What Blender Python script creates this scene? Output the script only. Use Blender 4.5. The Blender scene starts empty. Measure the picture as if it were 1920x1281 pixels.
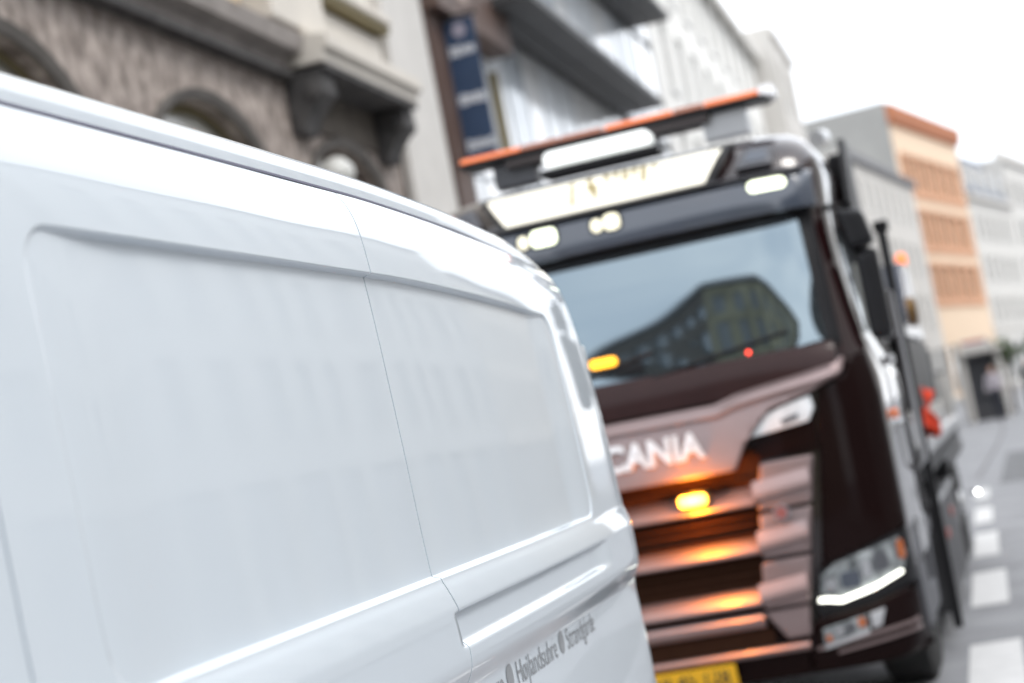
import bpy, bmesh, math, random
import numpy as np
from mathutils import Vector, Matrix
R = math.radians
random.seed(7)
SC = bpy.context.scene
COL = SC.collection

# ---------------------------------------------------------------- camera
cam_d = bpy.data.cameras.new('camera')
cam = bpy.data.objects.new('camera', cam_d)
COL.objects.link(cam)
SC.camera = cam
right = Vector((0.94938827, 0.25108033, -0.18873414))
down = Vector((-0.19818624, 0.01266789, -0.98008252))
fwd = Vector((-0.24368858, 0.96788336, 0.06178741))
m = Matrix((right, -down, -fwd)).transposed().to_4x4()
m.translation = (0, 0, 1.75)
cam.matrix_world = m
cam_d.sensor_width = 36.0
cam_d.sensor_fit = 'HORIZONTAL'
cam_d.lens = 3400.0 / 1920.0 * 36.0
cam_d.clip_start = 0.05
cam_d.clip_end = 2000.0
cam_d.dof.use_dof = True
cam_d.dof.focus_distance = 3.35
cam_d.dof.aperture_fstop = 63.75 / 24.0

# ---------------------------------------------------------------- sky, sun, exposure
SUN_EL, SUN_AZ = R(52), R(118)          # azimuth clockwise from +Y
W = bpy.data.worlds.new('World')
SC.world = W
W.use_nodes = True
nt = W.node_tree
nt.nodes.clear()
n_out = nt.nodes.new('ShaderNodeOutputWorld')
n_bg = nt.nodes.new('ShaderNodeBackground')
n_sky = nt.nodes.new('ShaderNodeTexSky')
n_sky.sky_type = 'NISHITA'
n_sky.sun_disc = False
n_sky.sun_elevation = SUN_EL
n_sky.sun_rotation = SUN_AZ
n_sky.dust_density = 2.0
n_tc = nt.nodes.new('ShaderNodeTexCoord')
n_map = nt.nodes.new('ShaderNodeMapping')
n_map.inputs['Scale'].default_value = (1.0, 1.0, 2.6)
n_noise = nt.nodes.new('ShaderNodeTexNoise')
n_noise.inputs['Scale'].default_value = 2.6
n_noise.inputs['Detail'].default_value = 5.0
n_ramp = nt.nodes.new('ShaderNodeValToRGB')
n_ramp.color_ramp.elements[0].position = 0.34
n_ramp.color_ramp.elements[0].color = (0.74, 0.78, 0.83, 1)
n_ramp.color_ramp.elements[1].position = 0.66
n_ramp.color_ramp.elements[1].color = (1.0, 1.0, 1.0, 1)
n_mul = nt.nodes.new('ShaderNodeMix'); n_mul.data_type = 'RGBA'; n_mul.blend_type = 'MULTIPLY'
n_mul.inputs['Factor'].default_value = 1.0
n_mul.inputs['B'].default_value = (13.3, 13.4, 13.6, 1)
n_mix = nt.nodes.new('ShaderNodeMix'); n_mix.data_type = 'RGBA'
n_mix.inputs['Factor'].default_value = 0.85
n_bg.inputs['Strength'].default_value = 0.12
L = nt.links.new
L(n_tc.outputs['Generated'], n_map.inputs['Vector'])
L(n_map.outputs['Vector'], n_noise.inputs['Vector'])
L(n_noise.outputs['Fac'], n_ramp.inputs['Fac'])
L(n_ramp.outputs['Color'], n_mul.inputs['A'])
L(n_sky.outputs['Color'], n_mix.inputs['A'])
L(n_mul.outputs['Result'], n_mix.inputs['B'])
L(n_mix.outputs['Result'], n_bg.inputs['Color'])
L(n_bg.outputs['Background'], n_out.inputs['Surface'])

sun_d = bpy.data.lights.new('sun', 'SUN')
sun_d.energy = 1.0
sun_d.angle = R(18)
sun_d.color = (1.0, 0.96, 0.91)
sun = bpy.data.objects.new('sun', sun_d)
COL.objects.link(sun)
sun.location = (0, 0, 60)
sd = Vector((math.sin(SUN_AZ) * math.cos(SUN_EL), math.cos(SUN_AZ) * math.cos(SUN_EL), math.sin(SUN_EL)))
sun.rotation_euler = sd.to_track_quat('Z', 'Y').to_euler()

vs = SC.view_settings
SC.display_settings.display_device = 'sRGB'
vs.view_transform = 'Standard'
vs.look = 'None'
vs.exposure = 0.62
vs.gamma = 1.0
vs.use_curve_mapping = False
SC.cycles.max_bounces = 8
SC.cycles.caustics_reflective = False
SC.cycles.caustics_refractive = False

# ---------------------------------------------------------------- materials
MATS = {}
def mat(name, col, rough=0.5, metal=0.0, coat=0.0, ior=1.5, var=0.0, vscale=3.0, bump=0.0, bscale=20.0,
        emis=None, estr=0.0, col2=None, stretch=None, coat_rough=0.03, spec=0.5):
    if name in MATS:
        return MATS[name]
    mt = bpy.data.materials.new(name)
    mt.use_nodes = True
    t = mt.node_tree
    p = t.nodes['Principled BSDF']
    p.inputs['Base Color'].default_value = (*col, 1)
    p.inputs['Roughness'].default_value = rough
    p.inputs['Metallic'].default_value = metal
    p.inputs['Coat Weight'].default_value = coat
    p.inputs['Coat Roughness'].default_value = coat_rough
    p.inputs['IOR'].default_value = ior
    p.inputs['Specular IOR Level'].default_value = spec
    if emis:
        p.inputs['Emission Color'].default_value = (*emis, 1)
        p.inputs['Emission Strength'].default_value = estr
    tc = t.nodes.new('ShaderNodeTexCoord')
    mp = t.nodes.new('ShaderNodeMapping')
    if stretch:
        mp.inputs['Scale'].default_value = stretch
    t.links.new(tc.outputs['Object'], mp.inputs['Vector'])
    if var > 0 or col2:
        n = t.nodes.new('ShaderNodeTexNoise')
        n.inputs['Scale'].default_value = vscale
        n.inputs['Detail'].default_value = 6
        n.inputs['Roughness'].default_value = 0.6
        t.links.new(mp.outputs['Vector'], n.inputs['Vector'])
        r = t.nodes.new('ShaderNodeValToRGB')
        c2 = col2 if col2 else tuple(min(1, c * (1 + var)) for c in col)
        c1 = col if col2 else tuple(c * (1 - var) for c in col)
        r.color_ramp.elements[0].position = 0.32
        r.color_ramp.elements[1].position = 0.68
        r.color_ramp.elements[0].color = (*c1, 1)
        r.color_ramp.elements[1].color = (*c2, 1)
        t.links.new(n.outputs['Fac'], r.inputs['Fac'])
        t.links.new(r.outputs['Color'], p.inputs['Base Color'])
    if bump > 0:
        n2 = t.nodes.new('ShaderNodeTexNoise')
        n2.inputs['Scale'].default_value = bscale
        n2.inputs['Detail'].default_value = 5
        t.links.new(mp.outputs['Vector'], n2.inputs['Vector'])
        b = t.nodes.new('ShaderNodeBump')
        b.inputs['Strength'].default_value = bump
        b.inputs['Distance'].default_value = 0.05
        t.links.new(n2.outputs['Fac'], b.inputs['Height'])
        t.links.new(b.outputs['Normal'], p.inputs['Normal'])
    MATS[name] = mt
    return mt

M_VAN = mat('van_white_paint', (0.665, 0.73, 0.785), 0.42, coat=1.0, coat_rough=0.02, var=0.012, vscale=1.2)
M_GAP = mat('panel_gap_rubber', (0.012, 0.012, 0.014), 0.6)
M_TEXT = mat('decal_black', (0.02, 0.02, 0.022), 0.4)
M_DECAL = mat('grey_vinyl_lettering', (0.26, 0.275, 0.29), 0.35, coat=.6)
M_MAR = mat('maroon_paint_sky_bright', (0.31, 0.238, 0.235), 0.48, metal=0.85, coat=0.35, coat_rough=.2, var=0.05, vscale=6)  # maroon lightened so the base colour carries the bright sky reflection
M_MARD = mat('maroon_paint_shade_dark', (0.010, 0.0046, 0.0044), 0.3, metal=0.0, coat=0.16, spec=0.02, var=0.05, vscale=6)  # same maroon, darkened and dulled to paint in the dark reflections
M_CAB = mat('glossy_maroon_cab', (0.016, 0.0045, 0.005), 0.2, coat=1.0, coat_rough=.02, var=.05, vscale=6)
M_BLK = mat('black_plastic', (0.010, 0.010, 0.012), 0.38, spec=0.3, var=0.15, vscale=8)
M_VIS = mat('smoked_visor', (0.052, 0.064, 0.088), 0.25, coat=1.0, var=0.05)
M_TYRE = mat('tyre_rubber', (0.02, 0.02, 0.02), 0.75, bump=0.2, bscale=60)
M_GRILL = mat('grille_mesh_brown', (0.042, 0.017, 0.009), 0.8, spec=0.1, var=0.15, vscale=30)
M_WS = mat('windshield_glass', (0.010, 0.012, 0.013), 0.045, ior=3.3, coat=0.0)
M_WS.node_tree.nodes['Principled BSDF'].inputs['Specular Tint'].default_value = (0.74, 0.90, 1.0, 1)
M_CHR = mat('bright_metal', (0.62, 0.63, 0.65), 0.22, metal=1.0, var=0.05)
M_SILV = mat('silver_paint', (0.55, 0.56, 0.58), 0.35, metal=0.5, coat=0.4, var=0.04)
M_GREY = mat('grey_plastic', (0.085, 0.088, 0.10), 0.4, var=0.08)
M_DGREY = mat('dark_grey_steel', (0.055, 0.055, 0.06), 0.42, metal=0.3, var=0.2, vscale=4)
M_LENS = mat('clear_lens', (0.04, 0.045, 0.05), 0.06, ior=1.5, col2=(0.36,0.39,0.40), vscale=16)
M_ORL = mat('orange_lens', (0.75, 0.16, 0.03), 0.15, ior=1.55, emis=(1.0, 0.22, 0.03), estr=0.12)
M_ORH = mat('amber_turn_lens', (0.42, 0.12, 0.04), 0.2)
M_REDL = mat('red_lamp', (0.8, 0.03, 0.02), 0.2, emis=(1.0, 0.06, 0.03), estr=5.0)
M_AMB = mat('amber_flash', (1.0, 0.55, 0.1), 0.2, emis=(1.0, 0.46, 0.06), estr=6.0)
M_AMB2 = mat('amber_lamp', (1.0, 0.5, 0.05), 0.2, emis=(1.0, 0.40, 0.015), estr=2.2)
M_DRL = mat('daylight_led', (1, 1, 1), 0.2, emis=(1.0, 1.0, 0.86), estr=2.6)
M_POS = mat('position_led', (1, 1, 1), 0.2, emis=(0.90, 1.0, 0.62), estr=1.6)
M_WARM = mat('warm_visor_lamp', (1, 1, 0.9), 0.2, emis=(1.0, 0.90, 0.52), estr=.7)
M_SIGN = mat('backlit_sign', (0.9, 0.88, 0.78), 0.3, emis=(1.0, 0.90, 0.66), estr=0.27)
M_SIGNT = mat('backlit_sign_print', (0.30, 0.24, 0.10), 0.3, emis=(1.0, 0.72, 0.30), estr=0.03)
M_ROOFL = mat('white_roof_lamp', (0.95, 0.96, 0.96), 0.2, emis=(0.94, 1.0, 0.97), estr=0.5)
M_YEL = mat('yellow_plate', (0.85, 0.48, 0.02), 0.35, var=0.03)
M_CHROME_TXT = mat('satin_lettering', (0.80, 0.80, 0.81), 0.30, metal=0.6)
M_REDC = mat('red_cloth', (0.75, 0.06, 0.02), 0.8, var=0.25, vscale=9)
M_BLUE = mat('dark_blue_crane_paint', (0.03, 0.04, 0.07), 0.35, coat=0.5, var=0.1)
M_BRASS = mat('brass_hub', (0.16, 0.09, 0.03), 0.45, metal=0.6)

M_ASPH = mat('asphalt', (0.19, 0.193, 0.205), 0.7, col2=(0.29, 0.295, 0.31), vscale=1.2, bump=0.25, bscale=120)
M_PAVE = mat('pavement_concrete', (0.30, 0.30, 0.30), 0.85, var=0.12, vscale=2.0, bump=0.1, bscale=60)
M_KERB = mat('granite_kerb', (0.34, 0.33, 0.33), 0.8, var=0.2, vscale=8)
M_LINE = mat('road_paint', (0.60, 0.60, 0.60), 0.7, var=0.08, vscale=7)
M_TAR = mat('tar_seam', (0.09, 0.085, 0.09), 0.6)
M_STONE = mat('weathered_stone', (0.12, 0.096, 0.082), 0.9, col2=(0.50, 0.43, 0.385), vscale=4.2, bump=0.9, bscale=5, stretch=(1.5, 1.5, 1.0))
M_STONED = mat('dark_stone_and_hood_shade', (0.035, 0.033, 0.034), 0.85, col2=(0.10, 0.095, 0.092), vscale=5, bump=0.5, bscale=10)
M_CREAM = mat('cream_render', (0.62, 0.58, 0.52), 0.85, var=0.06, vscale=1.5)
M_PEACH = mat('peach_render', (0.66, 0.52, 0.36), 0.85, var=0.06)
M_OLIVE = mat('olive_trim_and_shadow_line', (0.17, 0.14, 0.07), 0.8)
M_BROWN = mat('brown_cladding', (0.085, 0.05, 0.038), 0.6, var=0.25, vscale=2, stretch=(3, 3, 0.4))
M_NAVY = mat('navy_banner', (0.018, 0.042, 0.095), 0.55, var=0.15, vscale=3)
M_BTXT = mat('banner_white', (0.62, 0.64, 0.68), 0.6)
M_SOFF = mat('charcoal_soffit', (0.05, 0.05, 0.052), 0.6, var=0.2, vscale=1.5)
M_GLASSB = mat('facade_glass_sky_white', (0.93, 0.945, 0.95), 0.10, ior=1.6, coat=0.3, var=0.2, vscale=0.9)  # white base colour paints in the sky reflected by the glass
M_GLASSC = mat('facade_glass_blind', (0.74, 0.77, 0.80), 0.10, ior=1.6, var=0.15, vscale=0.9)
M_GLASSD = mat('facade_glass_grey', (0.50, 0.54, 0.58), 0.08, ior=1.8, var=0.25, vscale=0.9)
M_MULL = mat('mullion_alu', (0.40, 0.42, 0.44), 0.4, metal=0.4)
M_WIN = mat('window_glass', (0.16, 0.175, 0.185), 0.05, ior=1.6, var=0.4, vscale=0.7)
M_DWIN = mat('dark_window_glass', (0.035, 0.036, 0.038), 0.15, spec=.2, var=0.4, vscale=0.7)
M_GLR = mat('dull_window_glass', (0.45, 0.455, 0.455), 0.7, ior=1.25, var=0.2, vscale=0.7)
M_FRAME = mat('window_frame_white', (0.62, 0.62, 0.61), 0.6)
M_PALE = mat('pale_render', (0.72, 0.71, 0.68), 0.9, var=0.05, vscale=0.8)
M_LGREY = mat('light_grey_render', (0.55, 0.53, 0.50), 0.9, var=0.06, vscale=0.7)
M_MGREY = mat('mid_grey_render', (0.30, 0.30, 0.29), 0.9, var=0.1, vscale=0.6)
M_OCHRE = mat('ochre_render', (0.68, 0.53, 0.39), 0.9, var=0.04, vscale=0.6)
M_TERR = mat('terracotta', (0.40, 0.155, 0.075), 0.85, var=0.12, vscale=1.2)
M_TERR2 = mat('terracotta_panel', (0.55, 0.30, 0.18), 0.85, var=0.12, vscale=1.0)
M_TERRG = mat('brown_window', (0.05, 0.028, 0.02), 0.5, spec=.15, var=0.2)
M_SLATE = mat('slate_roof', (0.11, 0.13, 0.165), 0.7, var=0.1, vscale=4)
M_WHITE = mat('white_render', (0.56, 0.545, 0.515), 0.9, var=0.04, vscale=0.7)
M_BRICKD = mat('dark_brick', (0.10, 0.085, 0.07), 0.9, var=0.25, vscale=3)
M_OLIVB = mat('olive_render', (0.16, 0.15, 0.10), 0.9, col2=(0.42, 0.385, 0.26), vscale=0.6)
M_ROOF = mat('grey_roofing', (0.16, 0.16, 0.17), 0.8, var=0.15)
M_LEAF = mat('leaf_green', (0.055, 0.085, 0.025), 0.6, var=0.45, vscale=2)
M_BARK = mat('bark', (0.10, 0.075, 0.055), 0.9, var=0.2, vscale=10)
M_GLOBE = mat('white_globe', (0.60, 0.60, 0.57), 0.4)
M_SKIN = mat('skin', (0.48, 0.28, 0.20), 0.5)
M_SHIRT = mat('pale_shirt', (0.50, 0.46, 0.50), 0.8, var=0.08)
M_TROU = mat('dark_trousers', (0.028, 0.03, 0.042), 0.8, var=0.1)
M_COAT = mat('dark_coat', (0.05, 0.05, 0.055), 0.8, var=0.1)
M_HAIR = mat('hair_brown', (0.06, 0.035, 0.02), 0.6)
M_REDS = mat('red_sign', (0.45, 0.05, 0.06), 0.5)
M_SHELT = mat('clear_shelter_glass', (0.50, 0.53, 0.54), 0.05, ior=1.5, var=0.1)

# ---------------------------------------------------------------- helpers
def tag(o, label=None, cat=None, group=None, kind=None):
    if label: o['label'] = label
    if cat: o['category'] = cat
    if group: o['group'] = group
    if kind: o['kind'] = kind
    return o

def empty(name, loc, rz=0.0):
    o = bpy.data.objects.new(name, None)
    o.empty_display_size = 0.2
    o.location = loc
    o.rotation_euler = (0, 0, rz)
    COL.objects.link(o)
    return o

def link(name, verts, faces, mt, parent=None, smooth=False, bevel=0.0, segs=2, angle=None):
    me = bpy.data.meshes.new(name)
    me.from_pydata([tuple(map(float, v)) for v in verts], [], faces)
    if bevel > 0:
        bm = bmesh.new(); bm.from_mesh(me)
        es = [e for e in bm.edges if len(e.link_faces) == 2 and e.calc_face_angle(0) > R(30)]
        bmesh.ops.bevel(bm, geom=es, offset=bevel, segments=segs, affect='EDGES', profile=0.6)
        bm.to_mesh(me); bm.free()
    me.update()
    if smooth:
        for p in me.polygons: p.use_smooth = True
        if angle:
            try: me.set_sharp_from_angle(angle=angle)
            except Exception: pass
    if mt: me.materials.append(mt)
    o = bpy.data.objects.new(name, me)
    COL.objects.link(o)
    if parent: o.parent = parent
    return o

class MB:
    def __init__(s): s.v, s.f = [], []
    def add(s, v, f):
        n = len(s.v); s.v += [tuple(x) for x in v]; s.f += [tuple(i + n for i in q) for q in f]; return s
    def box(s, x0, x1, y0, y1, z0, z1):
        return s.add([(x0,y0,z0),(x1,y0,z0),(x1,y1,z0),(x0,y1,z0),(x0,y0,z1),(x1,y0,z1),(x1,y1,z1),(x0,y1,z1)],
              [(3,2,1,0),(4,5,6,7),(0,1,5,4),(1,2,6,5),(2,3,7,6),(3,0,4,7)])
    def prism(s, poly, axis, a, b):
        """poly in the two other axes (order kept x<y<z), extruded along axis a..b"""
        n = len(poly); v = []
        for t in (a, b):
            for p in poly:
                v.append({'x': (t, p[0], p[1]), 'y': (p[0], t, p[1]), 'z': (p[0], p[1], t)}[axis])
        f = [tuple(range(n)), tuple(range(2*n-1, n-1, -1))]
        f += [(i, i + n, (i+1) % n + n, (i+1) % n) for i in range(n)]
        return s.add(v, f)
    def tube(s, pts, r, n=10):
        pts = [Vector(p) for p in pts]; v = []; f = []
        rr = r if isinstance(r, (list, tuple)) else [r] * len(pts)
        for i, p in enumerate(pts):
            d = (pts[min(i+1, len(pts)-1)] - pts[max(i-1, 0)]).normalized()
            a = d.orthogonal().normalized() if abs(d.z) > 0.9 else Vector((0,0,1)).cross(d).normalized()
            b = d.cross(a)
            for k in range(n):
                t = 2*math.pi*k/n
                v.append(tuple(p + (a*math.cos(t) + b*math.sin(t))*rr[i]))
        for i in range(len(pts)-1):
            for k in range(n):
                f.append((i*n+k, i*n+(k+1) % n, (i+1)*n+(k+1) % n, (i+1)*n+k))
        f.append(tuple(range(n-1, -1, -1))); f.append(tuple((len(pts)-1)*n+k for k in range(n)))
        return s.add(v, f)
    def lathe(s, c, axis, prof, n=24):
        """prof: list of (radius, offset along axis)"""
        v = []; f = []
        for r_, o_ in prof:
            for k in range(n):
                t = 2*math.pi*k/n; a, b = r_*math.cos(t), r_*math.sin(t)
                q = {'x': (o_, a, b), 'y': (a, o_, b), 'z': (a, b, o_)}[axis]
                v.append((c[0]+q[0], c[1]+q[1], c[2]+q[2]))
        for i in range(len(prof)-1):
            for k in range(n):
                f.append((i*n+k, i*n+(k+1) % n, (i+1)*n+(k+1) % n, (i+1)*n+k))
        f.append(tuple(range(n))); f.append(tuple((len(prof)-1)*n+k for k in range(n-1, -1, -1)))
        return s.add(v, f)
    def build(s, name, mt, parent=None, smooth=False, bevel=0.0, segs=2, angle=None):
        o = link(name, s.v, s.f, mt, parent, smooth, bevel, segs, angle)
        bm = bmesh.new(); bm.from_mesh(o.data)
        bmesh.ops.recalc_face_normals(bm, faces=bm.faces); bm.to_mesh(o.data); bm.free()
        return o

def hermite(xs, ys):
    xs = np.array(xs, float); ys = np.array(ys, float)
    d = np.diff(ys) / np.diff(xs)
    mm = np.zeros_like(xs); mm[0], mm[-1] = d[0], d[-1]
    for i in range(1, len(xs)-1):
        mm[i] = 0 if d[i-1]*d[i] <= 0 else 2*d[i-1]*d[i]/(d[i-1]+d[i])
    def f(x):
        x = min(max(float(x), xs[0]), xs[-1])
        i = min(int(np.searchsorted(xs, x, side='right')) - 1, len(xs)-2)
        h = xs[i+1]-xs[i]; t = (x-xs[i])/h
        return ((2*t**3-3*t**2+1)*ys[i] + (t**3-2*t*t+t)*h*mm[i] + (-2*t**3+3*t*t)*ys[i+1] + (t**3-t*t)*h*mm[i+1])
    return f
def sstep(a, b, x):
    t = min(max((x-a)/(b-a), 0.0), 1.0); return t*t*(3-2*t)

def text_mesh(body, size, bold=0.0):
    cu = bpy.data.curves.new('lettering', 'FONT')
    cu.body = body; cu.size = size; cu.offset = bold; cu.resolution_u = 4
    ob = bpy.data.objects.new('lettering_tmp', cu); COL.objects.link(ob)
    dg = bpy.context.evaluated_depsgraph_get()
    me = bpy.data.meshes.new_from_object(ob.evaluated_get(dg))
    vs_ = [tuple(v.co) for v in me.vertices]; fs_ = [tuple(p.vertices) for p in me.polygons]
    bpy.data.objects.remove(ob); bpy.data.curves.remove(cu); bpy.data.meshes.remove(me)
    return vs_, fs_

# ================================================================= SETTING
XF = -6.3      # left building line
def structure(name, mb, mt, parent=None, **k):
    o = mb.build(name, mt, parent, **k)
    if parent is None: o['kind'] = 'structure'
    return o
structure('ground', MB().add([(-400,-400,-0.012),(400,-400,-0.012),(400,900,-0.012),(-400,900,-0.012)], [(0,1,2,3)]), M_ASPH)
structure('road', MB().add([(-3.55,-15,0),(6.2,-15,0),(6.2,96,0),(60,420,0),(20,420,0),(-3.55,96,0)], [(0,1,2,5),(5,2,3,4)]), M_ASPH)
pl = structure('pavement', MB().box(-7.5,-3.7,-9,96,-0.01,0.12), M_PAVE)
structure('pavement', MB().box(6.35,13.5,-15,260,-0.01,0.12), M_PAVE)
structure('pavement', MB().prism([(-3.3,88.0),(1.6,112),(8.0,148),(2.0,149),(-8,100)], 'z', -0.01, 0.12), M_PAVE)
kl = structure('kerb', MB(), M_KERB) if False else None
def kerb_row(x0, x1, ya, yb, parent):
    base = None; y = ya
    while y < yb:
        if base is None:
            base = MB().box(x0, x1, 0, 1.18, -0.01, 0.125).build('kerb_stone', M_KERB, parent, bevel=0.012)
            o = base
        else:
            o = base.copy(); COL.objects.link(o)
        o.location = (0, y, 0); y += 1.2
kerb_row(-3.695, -3.5, -4, 60, pl)
# row of painted blocks along the lane edge
for i, (ya, yb, xa, xb) in enumerate([(10.0,12.0,-0.43,-0.11),(13.9,16.15,-0.435,-0.155),(17.5,19.9,-0.43,-0.195),(21.2,23.45,-0.44,-0.235),(25.0,27.0,-0.45,-0.26),(6.2,8.2,-0.42,-0.08)]):
    structure('road_marking', MB().add([(xa,ya,0.004),(xb,ya,0.004),(xb,yb,0.004),(xa,yb,0.004)], [(0,1,2,3)]), M_LINE)
structure('asphalt_patch', MB().add([(.35,12.6,.003),(1.7,12.4,.003),(1.75,19.0,.003),(.30,19.3,.003)], [(0,1,2,3)]), mat('asphalt_repair', (0.13,0.133,0.14), .75, var=.2, vscale=2, bump=.2, bscale=100))
structure('asphalt_patch', MB().add([(-.10,27.5,.003),(1.1,27.2,.003),(1.3,36,.003),(.12,36.4,.003)], [(0,1,2,3)]), mat('asphalt_repair', (0.13,0.133,0.14)))
structure('manhole_cover', MB().lathe((.55, 23.0, 0.002), 'z', [(.33,0),(.33,.006),(.30,.008)], 28), M_DGREY)
pts = [(-0.42,30),(-0.28,33.7),(-0.05,40),(0.15,47),(0.22,54),(0.2,64)]
mb = MB()
for (xa, ya), (xb, yb) in zip(pts, pts[1:]):
    mb.add([(xa-.03,ya,.004),(xa+.03,ya,.004),(xb+.03,yb,.004),(xb-.03,yb,.004)], [(0,1,2,3)])
structure('tar_seam', mb, M_TAR)

# ================================================================= BUILDINGS
def wall_holes(u0, u1, z0, z1, holes, rev=0.16, y0=0.0):
    """front wall plane y=y0 with rectangular holes (u0,u1,z0,z1) and reveals going inward (+y)"""
    us = sorted({u0, u1, *[h[0] for h in holes], *[h[1] for h in holes]})
    zs = sorted({z0, z1, *[h[2] for h in holes], *[h[3] for h in holes]})
    mb = MB()
    for a, b in zip(us, us[1:]):
        for c, d in zip(zs, zs[1:]):
            cu, cz = (a+b)/2, (c+d)/2
            if any(h[0] < cu < h[1] and h[2] < cz < h[3] for h in holes): continue
            mb.add([(a,y0,c),(b,y0,c),(b,y0,d),(a,y0,d)], [(0,1,2,3)])
    for a, b, c, d in holes:
        y1 = y0+rev
        mb.add([(a,y0,c),(a,y1,c),(a,y1,d),(a,y0,d)], [(0,1,2,3)])
        mb.add([(b,y0,c),(b,y1,c),(b,y1,d),(b,y0,d)], [(0,1,2,3)])
        mb.add([(a,y0,c),(b,y0,c),(b,y1,c),(a,y1,c)], [(0,1,2,3)])
        mb.add([(a,y0,d),(b,y0,d),(b,y1,d),(a,y1,d)], [(0,1,2,3)])
    return mb
def shell(mb, u0, u1, d, h, z0=0):
    mb.add([(u0,0,z0),(u0,d,z0),(u0,d,h),(u0,0,h)], [(0,1,2,3)])
    mb.add([(u1,0,z0),(u1,d,z0),(u1,d,h),(u1,0,h)], [(0,1,2,3)])
    mb.add([(u0,d,z0),(u1,d,z0),(u1,d,h),(u0,d,h)], [(0,1,2,3)])
    mb.add([(u0,0,h),(u1,0,h),(u1,d,h),(u0,d,h)], [(0,1,2,3)])
    return mb
def window(parent, a, b, c, d, y=0.10, mf=M_FRAME, mg=M_WIN, sill=True, cross=True, fw=0.06):
    f = MB()
    f.box(a, a+fw, y, y+.05, c, d).box(b-fw, b, y, y+.05, c, d).box(a+fw, b-fw, y, y+.05, c, c+fw).box(a+fw, b-fw, y, y+.05, d-fw, d)
    if cross:
        f.box((a+b)/2-fw*.4, (a+b)/2+fw*.4, y+.004, y+.046, c+fw, d-fw)
        zz = c+(d-c)*.66; f.box(a+fw, (a+b)/2-fw*.4, y+.004, y+.046, zz-.03, zz+.03); f.box((a+b)/2+fw*.4, b-fw, y+.004, y+.046, zz-.03, zz+.03)
    w = f.build('window', mf, parent)
    g = MB().add([(a,y+.06,c),(b,y+.06,c),(b,y+.06,d),(a,y+.06,d)], [(0,1,2,3)]).build('pane', mg, w)
    if sill:
        MB().box(a-.06, b+.06, -.07, .09, c-.08, c-.003).build('sill', mf, w)
    return w
def simple_building(name, label, loc, rz, w, h, d, mt, cols, rows, win, z_first, floor_h, cornice=None, ground=None, group=None,
                    mf=M_FRAME, mg=M_WIN, margin=1.0, sill=True):
    e = empty(name, loc, rz)
    tag(e, label, 'building', group)
    holes = []; ww, wh = win
    pitch = (w-2*margin)/cols
    for r_ in range(rows):
        for c_ in range(cols):
            uc = margin+pitch*(c_+.5); zc = z_first+floor_h*r_
            holes.append((uc-ww/2, uc+ww/2, zc, zc+wh))
    gh = []
    if ground:
        n, gw, gh_ = ground
        p2 = (w-0.8)/n
        for c_ in range(n):
            uc = .4+p2*(c_+.5); gh.append((uc-gw/2, uc+gw/2, 0.35, gh_))
    wb = shell(wall_holes(0, w, 0, h, holes+gh), 0, w, d, h)
    wb.build('wall', mt, e)
    for hh in holes: window(e, *hh, mf=mf, mg=mg, sill=sill)
    for hh in gh:
        s = window(e, *hh, mf=M_GREY if mg is not M_GLR else mf, mg=M_WIN if mg is not M_GLR else mg, sill=False, cross=False); s.name = 'shop_window'
    if cornice:
        for zc, t, out, m_ in cornice:
            MB().box(-.05, w+.05, -out, -0.003, zc, zc+t).build('cornice', m_, e, bevel=0.03)
    return e
LEFT = R(90)

# ---- stone and cream building beside the van
st = empty('stone_building', (XF, 5.9, 0), LEFT)
tag(st, 'weathered grey stone building with arched windows and a cream upper storey above the white van', 'building')
U = lambda y: y - 5.9
ARCH = [7.8, 11.55, 15.3, 19.05]
HW, RISE, SPR, TOPZ = 1.35, 0.9, 4.56, 6.15
def arch_pts(c, hw, rise, spr, n=20):
    return [(c-hw*math.cos(math.pi*k/n), spr+rise*math.sin(math.pi*k/n)) for k in range(n+1)]
mb = MB(); prev = 0.0
for yc in ARCH:
    c = U(yc); a, b = c-HW, c+HW
    # pier, finely divided so that the carved relief is real
    mb.add([(prev,0,0),(a,0,0),(a,0,TOPZ),(prev,0,TOPZ)], [(0,1,2,3)])
    ap = arch_pts(c, HW, RISE, SPR)
    for p, q in zip(ap, ap[1:]):
        mb.add([(p[0],0,p[1]),(q[0],0,q[1]),(q[0],0,TOPZ),(p[0],0,TOPZ)], [(0,1,2,3)])
        mb.add([(p[0],0,p[1]),(q[0],0,q[1]),(q[0],.20,q[1]),(p[0],.20,p[1])], [(0,1,2,3)])
    mb.add([(a,0,0),(a,.20,0),(a,.20,SPR),(a,0,SPR)], [(0,1,2,3)])
    mb.add([(b,0,0),(b,.20,0),(b,.20,SPR),(b,0,SPR)], [(0,1,2,3)])
    prev = b
mb.add([(prev,0,0),(U(21.2),0,0),(U(21.2),0,TOPZ),(prev,0,TOPZ)], [(0,1,2,3)])
mb.build('stone_wall', M_STONE, st)
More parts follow.
